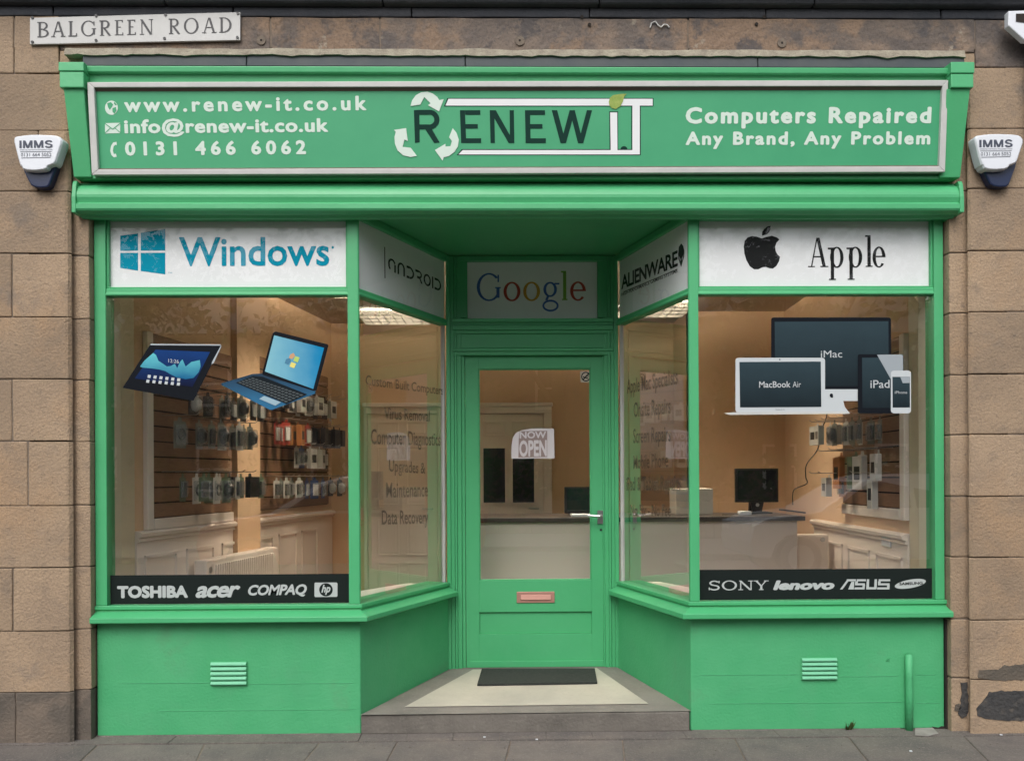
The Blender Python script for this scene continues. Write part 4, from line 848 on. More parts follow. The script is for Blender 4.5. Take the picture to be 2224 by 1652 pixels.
# ------------------------------------------------------------------ alarm boxes
def alarm(c, dx, dy, label, fx=1.0):
    Pw = Plane((0, YS - .075, 0), (0, -1, 0)); s_ = lambda pts: [(x + dx, y + dy) for x, y in pts]
    body = [(372, 200), (520, 178), (700, 160), (900, 158), (1200, 170), (1300, 185), (1380, 218), (1430, 290), (1428, 360), (1360, 560), (1290, 770), (1250, 825), (1110, 880), (1080, 935), (1000, 970), (800, 988), (620, 975), (530, 945), (500, 885), (470, 860), (420, 700), (330, 330), (325, 265), (340, 222)]
    navy = [(470, 850), (1300, 760), (1270, 900), (1180, 1150), (1120, 1300), (1060, 1350), (900, 1360), (780, 1340), (690, 1290), (600, 1120), (520, 940)]
    m_ = MB(); n_ = MB()
    P1 = [Pw.hit(*c(*q)) for q in s_(body)]; cx_ = sum(p.x for p in P1) / len(P1); cz_ = sum(p.z for p in P1) / len(P1)
    front = [Vector((cx_ + (p.x - cx_) * .94, YS - .085, cz_ + (p.z - cz_) * .95)) for p in P1]; nn_ = len(P1)
    back = [Vector((cx_ + (p.x - cx_) * 1.02, YS - .02, cz_ + (p.z - cz_) * 1.0)) for p in P1]
    m_.add(front + P1 + back, [tuple(range(nn_))]); 
    for i in range(nn_):
        j = (i + 1) % nn_; m_.f.append([i, nn_ + i, nn_ + j, j]); m_.f.append([nn_ + i, 2 * nn_ + i, 2 * nn_ + j, nn_ + j]); m_.m += [0, 0]
    o = m_.build('alarm_box', M_plast, bevel=.003, label=label, cat='alarm box', group='burglar alarm boxes')
    P2 = [Plane((0, YS - .05, 0), (0, -1, 0)).hit(*c(*q)) for q in s_(navy)]; n_.prism(P2, (0, .052, 0)); n_.build('strobe_base', M_navy, o, bevel=.008)
    Pt = Plane((0, YS - .0862, 0), (0, -1, 0)); t_ = MB()
    LT = {'I': (bar(0, 0, .26, 1), .42), 'M': (bar(0, 0, .22, 1) + bar(.86, 0, 1.08, 1) + dg_(.54, 0, .14, 1, .26) + dg_(.54, 0, .94, 1, .26), 1.24),
          'S': (ring(.45, .72, .44, .29, .2, .12, 10, 270) + ring(.45, .28, .46, .29, .22, .12, -170, 90), .92)}
    glyphs(t_, Pt, [LT[ch] for ch in 'IMMS'], c(440 + dx, 458 + dy), c(1200 + dx, 448 + dy), c(0, 288 + dy)[1], off=.0)
    text(t_, 'INTEGRATED MAINTENANCE MANAGEMENT SYSTEMS', Pt, c(450 + dx, 512 + dy), c(1190 + dx, 505 + dy), c(0, 486 + dy)[1], off=0)
    text(t_, '0131 664 5052', Pt, c(475 + dx, 648 + dy), c(1165 + dx, 642 + dy), c(0, 570 + dy)[1], off=0)
    lineq(t_, Pt, (460 + dx, 542 + dy), (1175 + dx, 536 + dy), 12, 0, 0, c); lineq(t_, Pt, (485 + dx, 682 + dy), (1145 + dx, 668 + dy), 12, 0, 0, c)
    t_.build('lettering', mat('alarm_ink', (.05, .06, .09), .6), o)
ca = crop(0, 340, 8.554)
alarm(ca, 0, 0, 'white and navy burglar alarm box on the stone left of the fascia')
alarm(crop(2549, 338, 8.554), 0, 0, 'white and navy burglar alarm box on the stone right of the fascia')

# ------------------------------------------------------------------ white downpipe at the right edge
dp = thing('downpipe', (X(2236, -.16), -.16, 0), 'short white pipe with an angular head fixed to the stone at the top right edge', 'pipe')
MB().tube([(X(2252, -.15), -.15, U(2240, 285, -.17).z), (X(2252, -.15), -.15, U(2240, 80, -.17).z)], .04, 18).build('pipe_shaft', M_plast, dp, smooth=True)
a, b = U(2184, 22, -.16), U(2184, 45, -.16)
m_ = MB(); q = [U(x, y, -.2) for x, y in ((2190, 24), (2290, 20), (2290, 88), (2226, 88), (2190, 56))]; m_.prism(q, (0, .04, 0)); m_.build('pipe_head', M_plast, dp, bevel=.005)
m_ = MB(); q = [U(x, y, -.203) for x, y in ((2207, 30), (2230, 30), (2230, 50), (2207, 47))]; m_.prism(q, (0, .002, 0)); m_.build('pipe_slot', M_dark, dp)

# ------------------------------------------------------------------ shop interior
room = thing('shop_interior', (0, 2, 0), 'cream painted shop room with timber panelling seen through the windows', 'room')
ZC, ZF = 2.93, .142
YB1, YB2 = 3.95, 3.35
xl0 = X(290, .6); dl = Vector((math.sin(math.radians(9.6)), math.cos(math.radians(9.6)), 0)); nlw = Vector((dl.y, -dl.x, 0))  # left wall, slightly splayed
oL = Vector((xl0, .6, 0))
def WL(t, z, o=0.0): p = oL + dl * t + nlw * o; return Vector((p.x, p.y, z))
tB = (YB1 - .6) / dl.y
xr0, xr1 = X(1977, .56), X(1706, YB2)
oR = Vector((xr0, .56, 0)); dr = (Vector((xr1, YB2, 0)) - oR).normalized(); nrw = Vector((-dr.y, dr.x, 0)); lenR = (Vector((xr1, YB2, 0)) - oR).length
def WR(t, z, o=0.0): p = oR + dr * t + nrw * o; return Vector((p.x, p.y, z))
def wallq(a, b, z0, z1, nm, mt, par=room):
    a = Vector((a[0], a[1], 0)); b = Vector((b[0], b[1], 0)); d = (b - a); n_ = Vector((-d.y, d.x, 0)).normalized() * .08
    return MB().prism([(a.x, a.y, z0), (b.x, b.y, z0), (b.x + n_.x, b.y + n_.y, z0), (a.x + n_.x, a.y + n_.y, z0)], (0, 0, z1 - z0)).build(nm, mt, par)
pl0 = WL(0, 0); pl1 = WL(tB, 0); pr0 = WR(0, 0); pr1 = WR(lenR, 0); xj = X(1492, YB2)
wallq((pl0.x, pl0.y), (pl1.x, pl1.y), 0, ZC, 'side_wall', M_cream); wallq((pl1.x - .05, YB1), (xj, YB1), 0, ZC, 'back_wall', M_cream)
wallq((xj, YB1 + .1), (xj, YB2), 0, ZC, 'back_wall', M_cream); wallq((xj - .001, YB2), (pr1.x + .05, YB2), 0, ZC, 'back_wall', M_cream)
wallq((pr1.x, pr1.y), (pr0.x, pr0.y), 0, ZC, 'side_wall', M_cream)
wallq((xwL - .004, .10), (pl0.x + .002, pl0.y + .01), 0, ZC, 'window_reveal', M_cream2); wallq((pr0.x - .002, pr0.y + .01), (xwR + .004, .10), 0, ZC, 'window_reveal', M_cream2)
wallq((xoL - .02, .101), (xwL, .101), 0, 3.2, 'window_reveal', M_cream2); wallq((xwR, .101), (xoR + .02, .101), 0, 3.2, 'window_reveal', M_cream2)
MB().box(-3.2, 3.2, .20, 4.3, ZC, ZC + .1).build('ceiling', M_ceil, room)
MB().prism([(xoL, .12, ZC - .001), (cL - .1, .12, ZC - .001), (bL - .12, YD + .12, ZC - .001), (bR + .12, YD + .12, ZC - .001), (cR + .1, .12, ZC - .001), (xoR, .12, ZC - .001), (xoR, .05, ZC - .001), (xoL, .05, ZC - .001)], (0, 0, .3)).build('ceiling_upstand', M_ceil, room)
MB().box(-3.2, 3.2, .0, 4.3, ZC + .1, 3.45).build('roof_deck', M_dark, room)
MB().box(-3.2, 3.2, .12, 4.3, -.02, .095).build('floor', M_floor, room)
# inner window boards (white)
for a, b, c_, d_ in ((xoL, cL - .1, bL - .12, 0), (xoR, cR + .1, bR + .12, 1)):
    zz_ = zGB - .012
    q = [(a, .12, zz_), (b - (0 if d_ else 0), .12, zz_), (c_, .98, zz_), (c_ + (-.16 if not d_ else .16), 1.0, zz_), (b + (-.2 if not d_ else .2), .34, zz_), (a, .34, zz_)]
    if d_: q = q[::-1]
    MB().prism(q, (0, 0, -.03)).build('window_board', M_gloss, room)
# skirting / dado panelling on both side walls
def dado(W, t0, t1, ztop, step_, nm='dado_panel'):
    o_ = .012
    def pr(prof, nm_, mt=M_gloss):
        a = [W(t0, z, o) for o, z in prof]; d = W(t1, 0, 0) - W(t0, 0, 0); MB().prism(a, d).build(nm_, mt, room)
    pr([(0, ZF), (o_, ZF), (o_, ztop), (0, ztop)], 'dado_board')
    pr([(o_, ztop - .055), (.03, ztop - .05), (.022, ztop - .03), (.045, ztop - .022), (.05, ztop), (.03, ztop + .012), (0, ztop + .015)], 'dado_rail')
    pr([(o_, ZF + .01), (.03, ZF + .01), (.03, ZF + .12), (o_, ZF + .14)], 'skirting_board')
    t = t0 + .08
    while t + step_ - .12 < t1:
        a = t; b = t + step_ - .12; z0 = ZF + .22; z1 = ztop - .14
        m_ = MB()
        for (u0, u1, v0, v1) in ((a, b, z0, z0 + .02), (a, b, z1 - .02, z1), (a, a + .02, z0, z1), (b - .02, b, z0, z1)):
            m_.obox(W(u0, v0, o_), W(u1, 0, 0) - W(u0, 0, 0), (W(0, 0, 1) - W(0, 0, 0)) * .012, (0, 0, v1 - v0))
        m_.build('panel_moulding', M_gloss, room); t += step_
dado(WL, 0.01, tB - .02, 1.06, .5); dado(WR, .01, lenR - .9, 1.02, .55)
# chimney breast on the left
tcb0, tcb1 = 1.27, 1.66
m_ = MB(); a = WL(tcb0, ZF, 0); m_.obox(a, dl * (tcb1 - tcb0), nlw * .05, (0, 0, ZC - ZF)); m_.build('wall_pier', M_cream, room)

# slatwall panels: boards with grooves, hooks and hanging packets
ordn = ['first', 'second', 'third', 'fourth', 'fifth', 'sixth', 'seventh', 'eighth', 'ninth', 'tenth', 'eleventh', 'twelfth', 'thirteenth', 'fourteenth']
def slatwall(W, t0, t1, z0, z1, n, label, frame=True):
    th = thing('slatwall_display', tuple(W((t0 + t1) / 2, z0, 0)), label, 'display panel', 'slatted display panels on the walls')
    D = W(t1, 0, 0) - W(t0, 0, 0); Nn = W(0, 0, 1) - W(0, 0, 0); h = (z1 - z0) / n
    MB().obox(W(t0, z0, .002), D, Nn * .008, (0, 0, z1 - z0)).build('backing', M_dark, th)
    for i in range(n):
        MB().obox(W(t0, z0 + i * h + .005, .0105), D, Nn * .012, (0, 0, h - .010)).build('slat', M_slat, th, bevel=.001, seg=1)
    if frame:
        dn = D.normalized()
        for (ta, tb_, za, zb_) in ((t0 - .07, t0 - .002, z0 - .07, z1 + .0), (t0, t1, z0 - .07, z0 - .002)):
            MB().obox(W(ta, za, .0), dn * (tb_ - ta), Nn * .035, (0, 0, zb_ - za)).build('frame', M_gloss, th, bevel=.004, seg=1)
    return th, h
M_card = [mat('pack_card_grey', (.16, .17, .15), .5), mat('pack_card_white', (.50, .49, .47), .5), mat('pack_card_black', (.02, .02, .025), .4), mat('pack_card_red', (.30, .04, .03), .4), mat('pack_card_blue', (.04, .07, .20), .4), mat('pack_card_green', (.10, .14, .09), .5), mat('pack_card_orange', (.42, .17, .06), .5)]
M_clear = mat('blister_plastic', (.6, .62, .62), .12, spec=.8, alpha=.2)
M_goods = mat('dark_gadget', (.015, .016, .018), .3); M_goods2 = mat('white_gadget', (.55, .55, .55), .3)
M_hook = mat('chrome_hook', (.4, .38, .36), .3, metal=.8)
def proto_pack(kind, wd_, hg, mi):
    """x: width, -y: outwards, z: up; hangs from z=0"""
    th = thing('blister_pack', (0, 0, 0), '', 'packet', 'packets hanging on the display panels')
    m_ = MB(); m_.prism([(-wd_ / 2, 0, -hg), (wd_ / 2, 0, -hg), (wd_ / 2, 0, -.03), (wd_ * .18, 0, -.025), (wd_ * .12, 0, .0), (-wd_ * .12, 0, 0), (-wd_ * .18, 0, -.025), (-wd_ / 2, 0, -.03)], (0, -.0015, 0)); m_.build('card', M_card[mi], th)
    if kind == 'cable':
        pts = [(.032 * math.cos(a) * (1 + .05 * (k % 3)), -.014 - .002 * (k % 3), -hg * .55 + .034 * math.sin(a)) for k, a in enumerate([2 * math.pi * q / 14 for q in range(30)])]
        MB().tube(pts, .006, 6).build('gadget', M_goods, th, smooth=True)
        MB().obox((-wd_ * .4, -.002, -hg * .9), (wd_ * .8, 0, 0), (0, -.026, 0), (0, 0, hg * .66)).build('blister', M_clear, th, bevel=.008)
    elif kind == 'box':
        MB().obox((-wd_ * .5, -.002, -hg), (wd_, 0, 0), (0, -.04, 0), (0, 0, hg * .86)).build('carton', M_card[mi], th, bevel=.001, seg=1)
        MB().obox((-wd_ * .3, -.0425, -hg * .75), (wd_ * .6, 0, 0), (0, -.001, 0), (0, 0, hg * .35)).build('printed_picture', M_goods, th)
    elif kind == 'mouse':
        m_ = MB(); m_.tube([(0, -.004, -hg * .8), (0, -.018, -hg * .7), (0, -.022, -hg * .5), (0, -.012, -hg * .34)], [.02, .036, .038, .022], 10); m_.build('gadget', M_goods if mi != 2 else M_goods2, th, smooth=True)
        MB().obox((-wd_ * .42, -.002, -hg * .92), (wd_ * .84, 0, 0), (0, -.045, 0), (0, 0, hg * .68)).build('blister', M_clear, th, bevel=.012)
    else:
        m_ = MB(); m_.box(-wd_ * .3, wd_ * .3, -.018, -.003, -hg * .84, -hg * .32); m_.build('gadget', M_goods2 if mi in (2, 3, 4) else M_goods, th, bevel=.004)
        MB().obox((-wd_ * .38, -.002, -hg * .88), (wd_ * .76, 0, 0), (0, -.024, 0), (0, 0, hg * .62)).build('blister', M_clear, th, bevel=.006)
    return th
protos = {}; used = set()
def kids(o): return [c for c in bpy.data.objects if c.parent == o]
def place_pack(key, loc, ang, label):
    if key not in protos: protos[key] = proto_pack(*key); o = protos[key]; protos[key] = (o, kids(o))
    src, ch = protos[key]
    if key in used:
        o = src.copy(); COL.objects.link(o)
        for c in ch: d = c.copy(); COL.objects.link(d); d.parent = o
    else: o = src; used.add(key)
    o.location = loc; o.rotation_euler = (0, 0, ang); o['label'] = label
KD = {0: 'grey', 1: 'white', 2: 'black', 3: 'red', 4: 'blue', 5: 'green', 6: 'orange'}
def row(W, th, ts, z, specs, where, out=(.16, .30), ang=0.0, hookl=.26):
    Nn = W(0, 0, 1) - W(0, 0, 0)
    for i, (t, sp) in enumerate(zip(ts, specs)):
        if i % 2 == 0 or hookl > .1:
            a = W(t, z + .012, .02); MB().tube([a, a + Nn * (hookl - .02), a + Nn * hookl + Vector((0, 0, .012))], .0028, 5).build('display_hook', M_hook, th)
        for j, o_ in enumerate(out):
            if j and random.random() < .25: continue
            p = W(t, z, o_ + random.uniform(-.015, .015))
            n_ = 'front' if j == len(out) - 1 else 'rear'
            place_pack(sp, tuple(p), ang + random.uniform(-.18, .18), ('%s %s packet, %s from the left %s' % (n_, KD[sp[3]], ordn[i], where)))
angL = math.atan2(dl.y, dl.x); angR = math.atan2(dr.y, dr.x) + math.pi
tA0, tA1 = .17, 1.24
SL1, h1_ = slatwall(WL, tA0, tA1, 1.145, 2.315, 12, 'brown slatted display panel framed in white on the left wall nearest the window')
P = lambda kind, w_, h_, mi: (kind, w_, h_, mi)
row(WL, SL1, [.40, .62, .82, 1.0, 1.15], 1.98, [P('mouse', .11, .17, 2), P('cable', .10, .17, 2), P('mouse', .11, .17, 0), P('plain', .10, .17, 2), P('plain', .1, .17, 2)], 'on the top row, left wall panel', ang=angL)
row(WL, SL1, [.28, .50, .66, .82, .98, 1.13], 1.79, [P('cable', .12, .2, 0), P('mouse', .12, .2, 0), P('plain', .10, .19, 0), P('plain', .11, .2, 1), P('mouse', .11, .19, 0), P('plain', .09, .18, 0)], 'on the middle row, left wall panel', ang=angL)
row(WL, SL1, [.28, .44, .60, .76, .92, 1.10], 1.43, [P('plain', .1, .18, 5), P('cable', .12, .2, 1), P('mouse', .11, .2, 5), P('plain', .1, .18, 1), P('box', .11, .17, 2), P('plain', .1, .18, 5)], 'on the bottom row, left wall panel', ang=angL)
SL2, h2_ = slatwall(WL, 1.68, 3.25, 1.135, 2.38, 12, 'brown slatted display panel full of packets on the left wall beyond the pier', False)
row(WL, SL2, [1.8, 1.96, 2.12, 2.28, 2.46, 2.66, 2.86, 3.05], 2.13, [P('box', .10, .17, 2), P('plain', .10, .18, 2), P('box', .10, .18, 1), P('mouse', .12, .2, 1), P('box', .12, .18, 1), P('plain', .1, .2, 2), P('box', .12, .18, 1), P('plain', .1, .2, 1)], 'on the top row, panel beyond the pier', ang=angL, out=(.12, .2))
row(WL, SL2, [1.8, 1.95, 2.10, 2.26, 2.46, 2.66, 2.88, 3.06], 1.87, [P('plain', .10, .2, 3), P('plain', .10, .2, 3), P('box', .10, .2, 6), P('plain', .10, .2, 3), P('plain', .12, .2, 1), P('box', .12, .18, 2), P('box', .12, .2, 2), P('box', .1, .18, 2)], 'on the second row, panel beyond the pier', ang=angL, out=(.12, .2))
row(WL, SL2, [2.15, 2.30, 2.48, 2.68, 2.88], 1.68, [P('plain', .1, .2, 1), P('mouse', .11, .2, 4), P('box', .12, .2, 1), P('box', .12, .2, 1), P('plain', .12, .2, 2)], 'on the third row, panel beyond the pier', ang=angL, out=(.14,))
row(WL, SL2, [1.8, 1.92, 2.04, 2.16, 2.28, 2.44, 2.62, 2.84, 3.05], 1.40, [P('plain', .09, .17, 1), P('plain', .09, .17, 0), P('plain', .09, .17, 1), P('plain', .09, .17, 2), P('cable', .1, .17, 1), P('plain', .12, .19, 4), P('cable', .12, .19, 4), P('plain', .1, .18, 2), P('mouse', .11, .18, 2)], 'on the fourth row, panel beyond the pier', ang=angL, out=(.12, .2))
tR = lambda px: next(t for t in [q * .01 for q in range(400)] if (lambda p: PX + F * ((p - CAM).dot(RT)) / ((p - CAM).dot(FW)))(WR(t, 1.4)) <= px)
tr0, tr1 = tR(1966), tR(1838)
SR1, h3_ = slatwall(WR, tr0, tr1, U(1966, 1105, WR(tr0, 0).y).z, 2.27, 11, 'brown slatted display panel framed in white on the right wall')
dT = tr1 - tr0
row(WR, SR1, [tr0 + dT * q for q in (.14, .28, .42, .56, .70, .84, .96)], 1.78, [P('plain', .09, .18, 0), P('plain', .09, .18, 0), P('plain', .1, .18, 1), P('mouse', .1, .18, 0), P('plain', .1, .17, 1), P('box', .1, .16, 1), P('box', .1, .16, 1)], 'counting rearwards, top row on the right wall panel', ang=angR, out=(.10, .22))
row(WR, SR1, [tr0 + dT * q for q in (.12, .42, .56, .80)], 1.56, [P('box', .07, .2, 1), P('box', .12, .26, 1), P('box', .1, .26, 5), P('box', .1, .26, 6)], 'counting rearwards, second row on the right wall panel', ang=angR, out=(.10,))
row(WR, SR1, [tr0 + dT * q for q in (.16, .78, .98)], 1.40, [P('box', .06, .22, 1), P('plain', .1, .16, 6), P('box', .13, .16, 1)], 'counting rearwards, bottom row on the right wall panel', ang=angR, out=(.12,))

# radiators
def radiator(W, t0, t1, z0, z1, label, fin=True):
    th = thing('radiator', tuple(W((t0 + t1) / 2, z0, .05)), label, 'radiator'); D = W(t1, 0, 0) - W(t0, 0, 0); Nn = W(0, 0, 1) - W(0, 0, 0); dn = D.normalized()
    MB().obox(W(t0, z0, .05), D, Nn * .09, (0, 0, z1 - z0)).build('casing', M_gloss, th, bevel=.012)
    nf = int((t1 - t0 - .2) / .033)
    for i in range(nf):
        MB().obox(W(t0 + .13 + i * .033, z0 + .05, .139), dn * .016, Nn * .012, (0, 0, z1 - z0 - .09)).build('fin', M_gloss, th, bevel=.004, seg=1)
    a = W(t0 + .06, z1 - .07, .139); MB().tube([a, a + Nn * .006], .022, 16).build('valve_cap', M_metal, th)
    return th
radiator(WL, .62, 1.78, .30, .84, 'white ribbed radiator on the panelling below the left slatted display')
# right radiator: stands on the back part of the right wall
pa_, pb_ = U(1733, 1160, 1.95), U(1800, 1160, 1.95)
th = thing('radiator', (pa_.x, 2.0, .3), 'plain white radiator end standing right of the counter', 'radiator')
MB().box(pa_.x, pb_.x, 1.95, 2.05, .3, U(1760, 1160, 1.95).z).build('casing', M_gloss, th, bevel=.012)
q = U(1787, 1171, 1.945); MB().tube([(q.x, 1.95, q.z), (q.x, 1.94, q.z)], .018, 14).build('valve_cap', M_metal, th)
# twin socket on the right panelling
ts = tR(1932); zt_s, zb_s = U(1932, 1162, WR(ts, 0).y).z, U(1932, 1186, WR(ts, 0).y).z
m_ = MB().obox(WR(ts - .07, zb_s, .014), WR(ts + .07, 0) - WR(ts - .07, 0), (WR(0, 0, 1) - WR(0, 0, 0)) * .012, (0, 0, zt_s - zb_s)); skt = m_.build('wall_socket', M_plast, bevel=.003, label='white double wall socket on the right hand panelling', cat='socket')

# doors in the back wall
def panel_door(px0, px1, pxf0, pxf1, label, glazed):
    Y = YB1 - .02; x0, x1 = X(px0, Y), X(px1, Y); f0, f1 = X(pxf0, Y), X(pxf1, Y); zt = 2.02
    th = thing('interior_door', ((x0 + x1) / 2, Y, ZF), label, 'door')
    MB().box(x0, x1, Y - .02, Y + .02, ZF, zt).build('door_leaf', M_gloss, th, bevel=.002)
    for a, b in ((f0, x0 - .003), (x1 + .003, f1)): MB().box(a, b, Y - .05, Y + .02, ZF, zt + .004).build('door_frame', M_gloss, th, bevel=.004)
    MB().box(f0, f1, Y - .05, Y + .02, zt + .005, zt + .07).build('door_frame', M_gloss, th, bevel=.004)
    MB().box(f0 - .01, f1 + .01, Y - .075, Y + .02, zt + .071, zt + .11).build('door_cornice', M_gloss, th, bevel=.006)
    w_ = x1 - x0
    for cx_ in (x0 + w_ * .29, x0 + w_ * .71):
        hw = w_ * .155
        for z0, z1, gl in ((1.80, 1.95, 0), (1.12, 1.70, glazed), (.62, .98, 0), (.26, .55, 0)):
            if glazed and z0 == 1.12: z0, z1 = 1.14, 1.68
            if gl:
                MB().box(cx_ - hw, cx_ + hw, Y - .024, Y - .018, z0, z1).build('door_glazing', M_screen, th)
                m_ = MB()
                for q in ((cx_ - hw - .02, cx_ - hw, z0 - .02, z1 + .02), (cx_ + hw, cx_ + hw + .02, z0 - .02, z1 + .02), (cx_ - hw, cx_ + hw, z0 - .02, z0), (cx_ - hw, cx_ + hw, z1, z1 + .02)): m_.box(q[0], q[1], Y - .034, Y - .019, q[2], q[3])
                m_.build('glazing_frame', M_gloss, th)
            else:
                m_ = MB(); a, b = cx_ - hw, cx_ + hw
                for (u0, u1, v0, v1) in ((a, b, z0, z0 + .014), (a, b, z1 - .014, z1), (a, a + .014, z0 + .014, z1 - .014), (b - .014, b, z0 + .014, z1 - .014)): m_.box(u0, u1, Y - .032, Y - .019, v0, v1)
                m_.box(a + .03, b - .03, Y - .028, Y - .019, z0 + .03, z1 - .03); m_.build('door_panel', M_gloss, th, bevel=.003)
    MB().tube([(x1 - .05, Y - .02, 1.08), (x1 - .05, Y - .06, 1.08), (x1 - .15, Y - .062, 1.085)], .009, 8).build('door_handle', M_metal, th)
panel_door(800, 950, 792, 958, 'panelled cream door in the back wall behind the left side pane', 0)
panel_door(1030, 1180, 1014, 1198, 'panelled door with two dark glass strips in the back wall behind the shop door', 1)

# counter with its equipment
YC0, YC1 = 1.55, 2.25
kx0, kx1 = X(985, YC0), X(1731, YC0)
ct = thing('shop_counter', ((kx0 + kx1) / 2, 1.9, ZF), 'long white fronted counter with a dark worktop across the back of the shop', 'counter')
zct = U(1400, 1122, YC0).z
MB().box(kx0, kx1, YC0, YC0 + .03, ZF, zct - .034).build('front_panel', mat('counter_front', (.62, .52, .46), .6), ct, bevel=.002)
MB().box(kx1 - .03, kx1 - .001, YC0 + .031, YC1, ZF, zct - .034).build('end_panel', MATS['counter_front'], ct, bevel=.002)
MB().box(kx0 - .02, kx1 + .05, YC0 - .03, YC1, zct - .033, zct).build('worktop', M_ctop, ct, bevel=.004)
MB().box(kx0 - .02, X(1500, 2.25), YB1 - .9, YB1 - .3, ZF, 1.02).build('back_unit', M_ctop, ct)
def monitor(px0, px1, py0, py1, Y, label, base=True):
    a = U(px0, py0, Y); b = U(px1, py1, Y); cx_ = (a.x + b.x) / 2
    th = thing('monitor', (cx_, Y + .05, zct), label, 'monitor')
    MB().box(a.x, b.x, Y, Y + .04, b.z, a.z).build('screen_frame', M_black, th, bevel=.004)
    MB().poly([(a.x + .015, Y - .001, b.z + .018), (b.x - .015, Y - .001, b.z + .018), (b.x - .015, Y - .001, a.z - .015), (a.x + .015, Y - .001, a.z - .015)]).build('screen', M_screen, th)
    if base:
        MB().prism([(cx_ - .05, Y + .042, zct + .012), (cx_ + .05, Y + .042, zct + .012), (cx_ + .045, Y + .042, b.z + .08), (cx_ - .045, Y + .042, b.z + .08)], (0, .03, 0)).build('stand', M_black, th)
        MB().box(cx_ - .11, cx_ + .11, Y - .03, Y + .16, zct + .001, zct + .013).build('stand_foot', M_black, th, bevel=.004)
        MB().prism([(cx_ - .05, Y - .002, b.z), (cx_ - .035, Y - .002, zct + .02), (cx_ + .035, Y - .002, zct + .02), (cx_ + .05, Y - .002, b.z)], (0, .03, 0)).build('stand', M_black, th)
        MB().tube([(cx_, Y - .003, b.z - .02), (cx_, Y - .008, b.z - .02)], .014, 12).build('badge', M_metal, th)
monitor(1598, 1691, 1017, 1090, 1.95, 'black square monitor on the counter in the right window')
monitor(1226, 1310, 1057, 1114, 1.95, 'black glossy monitor on the counter behind the shop door glass')
a, b = U(1468, 1061, 1.85), U(1549, 1112, 1.85)
MB().box(a.x, b.x, 1.85, 2.1, zct + .001, a.z).build('storage_box', mat('white_carton', (.50, .47, .42), .7), bevel=.004, label='plain white box on the counter behind the right corner post', cat='box')
a, b = U(1606, 1111, 1.72), U(1631, 1119, 1.72)
MB().box(a.x, b.x, 1.70, 1.78, zct + .001, zct + .03).build('router', M_plast, bevel=.005, label='small white router lying in front of the square monitor', cat='router')
a, b = U(1240, 1112, 1.68), U(1290, 1118, 1.68)
MB().box(a.x, b.x, 1.62, 1.76, zct + .001, zct + .018).build('keyboard', M_plast, bevel=.004, label='pale keyboard lying on the counter behind the shop door handle', cat='keyboard')
def cable(pts, label, r=.004):
    q = []
    for i in range(len(pts) - 1):
        a, b = Vector(pts[i]), Vector(pts[i + 1])
        p0 = Vector(pts[max(i - 1, 0)]); p3 = Vector(pts[min(i + 2, len(pts) - 1)])
        for k in range(5):
            t = k / 5; q.append(.5 * ((2 * a) + (b - p0) * t + (2 * p0 - 5 * a + 4 * b - p3) * t * t + (3 * a - p0 - 3 * b + p3) * t ** 3))
    q.append(Vector(pts[-1])); MB().tube(q, r, 6).build('cable', M_black, label=label, cat='cable', smooth=True)
cable([U(x, y, 1.72) for x, y in ((1800, 850), (1795, 905), (1783, 935), (1776, 975), (1752, 1008), (1750, 1035), (1752, 1050), (1724, 1064), (1722, 1096))], 'thin black cable hanging down the wall right of the square monitor')
cable([(U(1692, 1100, 2.0).x, 2.0, zct + .03), (U(1720, 1103, 1.95).x, 1.95, zct + .02), (U(1750, 1106, 1.9).x, 1.9, zct + .008)], 'short black cable lying on the worktop end', .006)
cable([(U(1570, 1115, 1.7).x, 1.72, zct + .006), (U(1590, 1112, 1.7).x, 1.68, zct + .008), (U(1606, 1114, 1.7).x, 1.74, zct + .01), (U(1645, 1114, 1.75).x, 1.8, zct + .006)], 'thin cable trailing from the small white router', .003)

# ceiling light fittings (lit); unseen brighter ones added to light the room
M_fill_lamp = mat('added_fill_lamp', (.8, .8, .8), .4, emit=(1, .83, .62), estr=150)
M_louv = mat('louvre_metal', (.72, .70, .66), .5)
M_lamp2 = mat('lit_louvre_dim', (.8, .8, .8), .4, emit=(1, .83, .62), estr=9)
def luminaire(x, y, w_, d_, label, lm=None):
    th = thing('ceiling_light', (x, y, ZC - .04), label, 'ceiling light', 'fluorescent ceiling fittings')
    MB().box(x - w_ / 2, x + w_ / 2, y - d_ / 2, y + d_ / 2, ZC - .012, ZC - .002).build('housing', M_plast, th)
    for k in range(3):
        yy = y - d_ / 3 + k * d_ / 3; MB().box(x - w_ / 2 + .03, x + w_ / 2 - .03, yy - .035, yy + .035, ZC - .03, ZC - .013).build('lit_tube', lm or M_fill_lamp, th)
    for k in range(int(d_ / .05) + 1):
        yy = y - d_ / 2 + k * .05; MB().box(x - w_ / 2, x + w_ / 2, yy - .0015, yy + .0015, ZC - .075, ZC - .031).build('louvre_blade', M_louv, th)
    for k in range(9):
        xx_ = x - w_ / 2 + w_ * k / 8; MB().box(xx_ - .003, xx_ + .003, y - d_ / 2, y + d_ / 2, ZC - .07, ZC - .031).build('louvre_blade', M_metal, th)
luminaire(X(858, 3.3), 3.35, .62, .5, 'louvred fluorescent ceiling fitting seen through the left side pane', M_lamp2)
luminaire(X(1408, 3.3), 3.0, .62, .5, 'louvred fluorescent ceiling fitting seen through the right side pane', M_lamp2)
luminaire(X(800, 2.1), 2.1, .6, .5, 'unseen added louvred ceiling fitting over the left side of the shop')  # from here on, unseen fittings added to brighten the interior
luminaire(X(1500, 2.0), 2.0, .6, .5, 'unseen added louvred ceiling fitting over the right side of the shop')
luminaire(X(1160, 1.7), 1.5, .6, .5, 'unseen added louvred ceiling fitting above the counter behind the door')

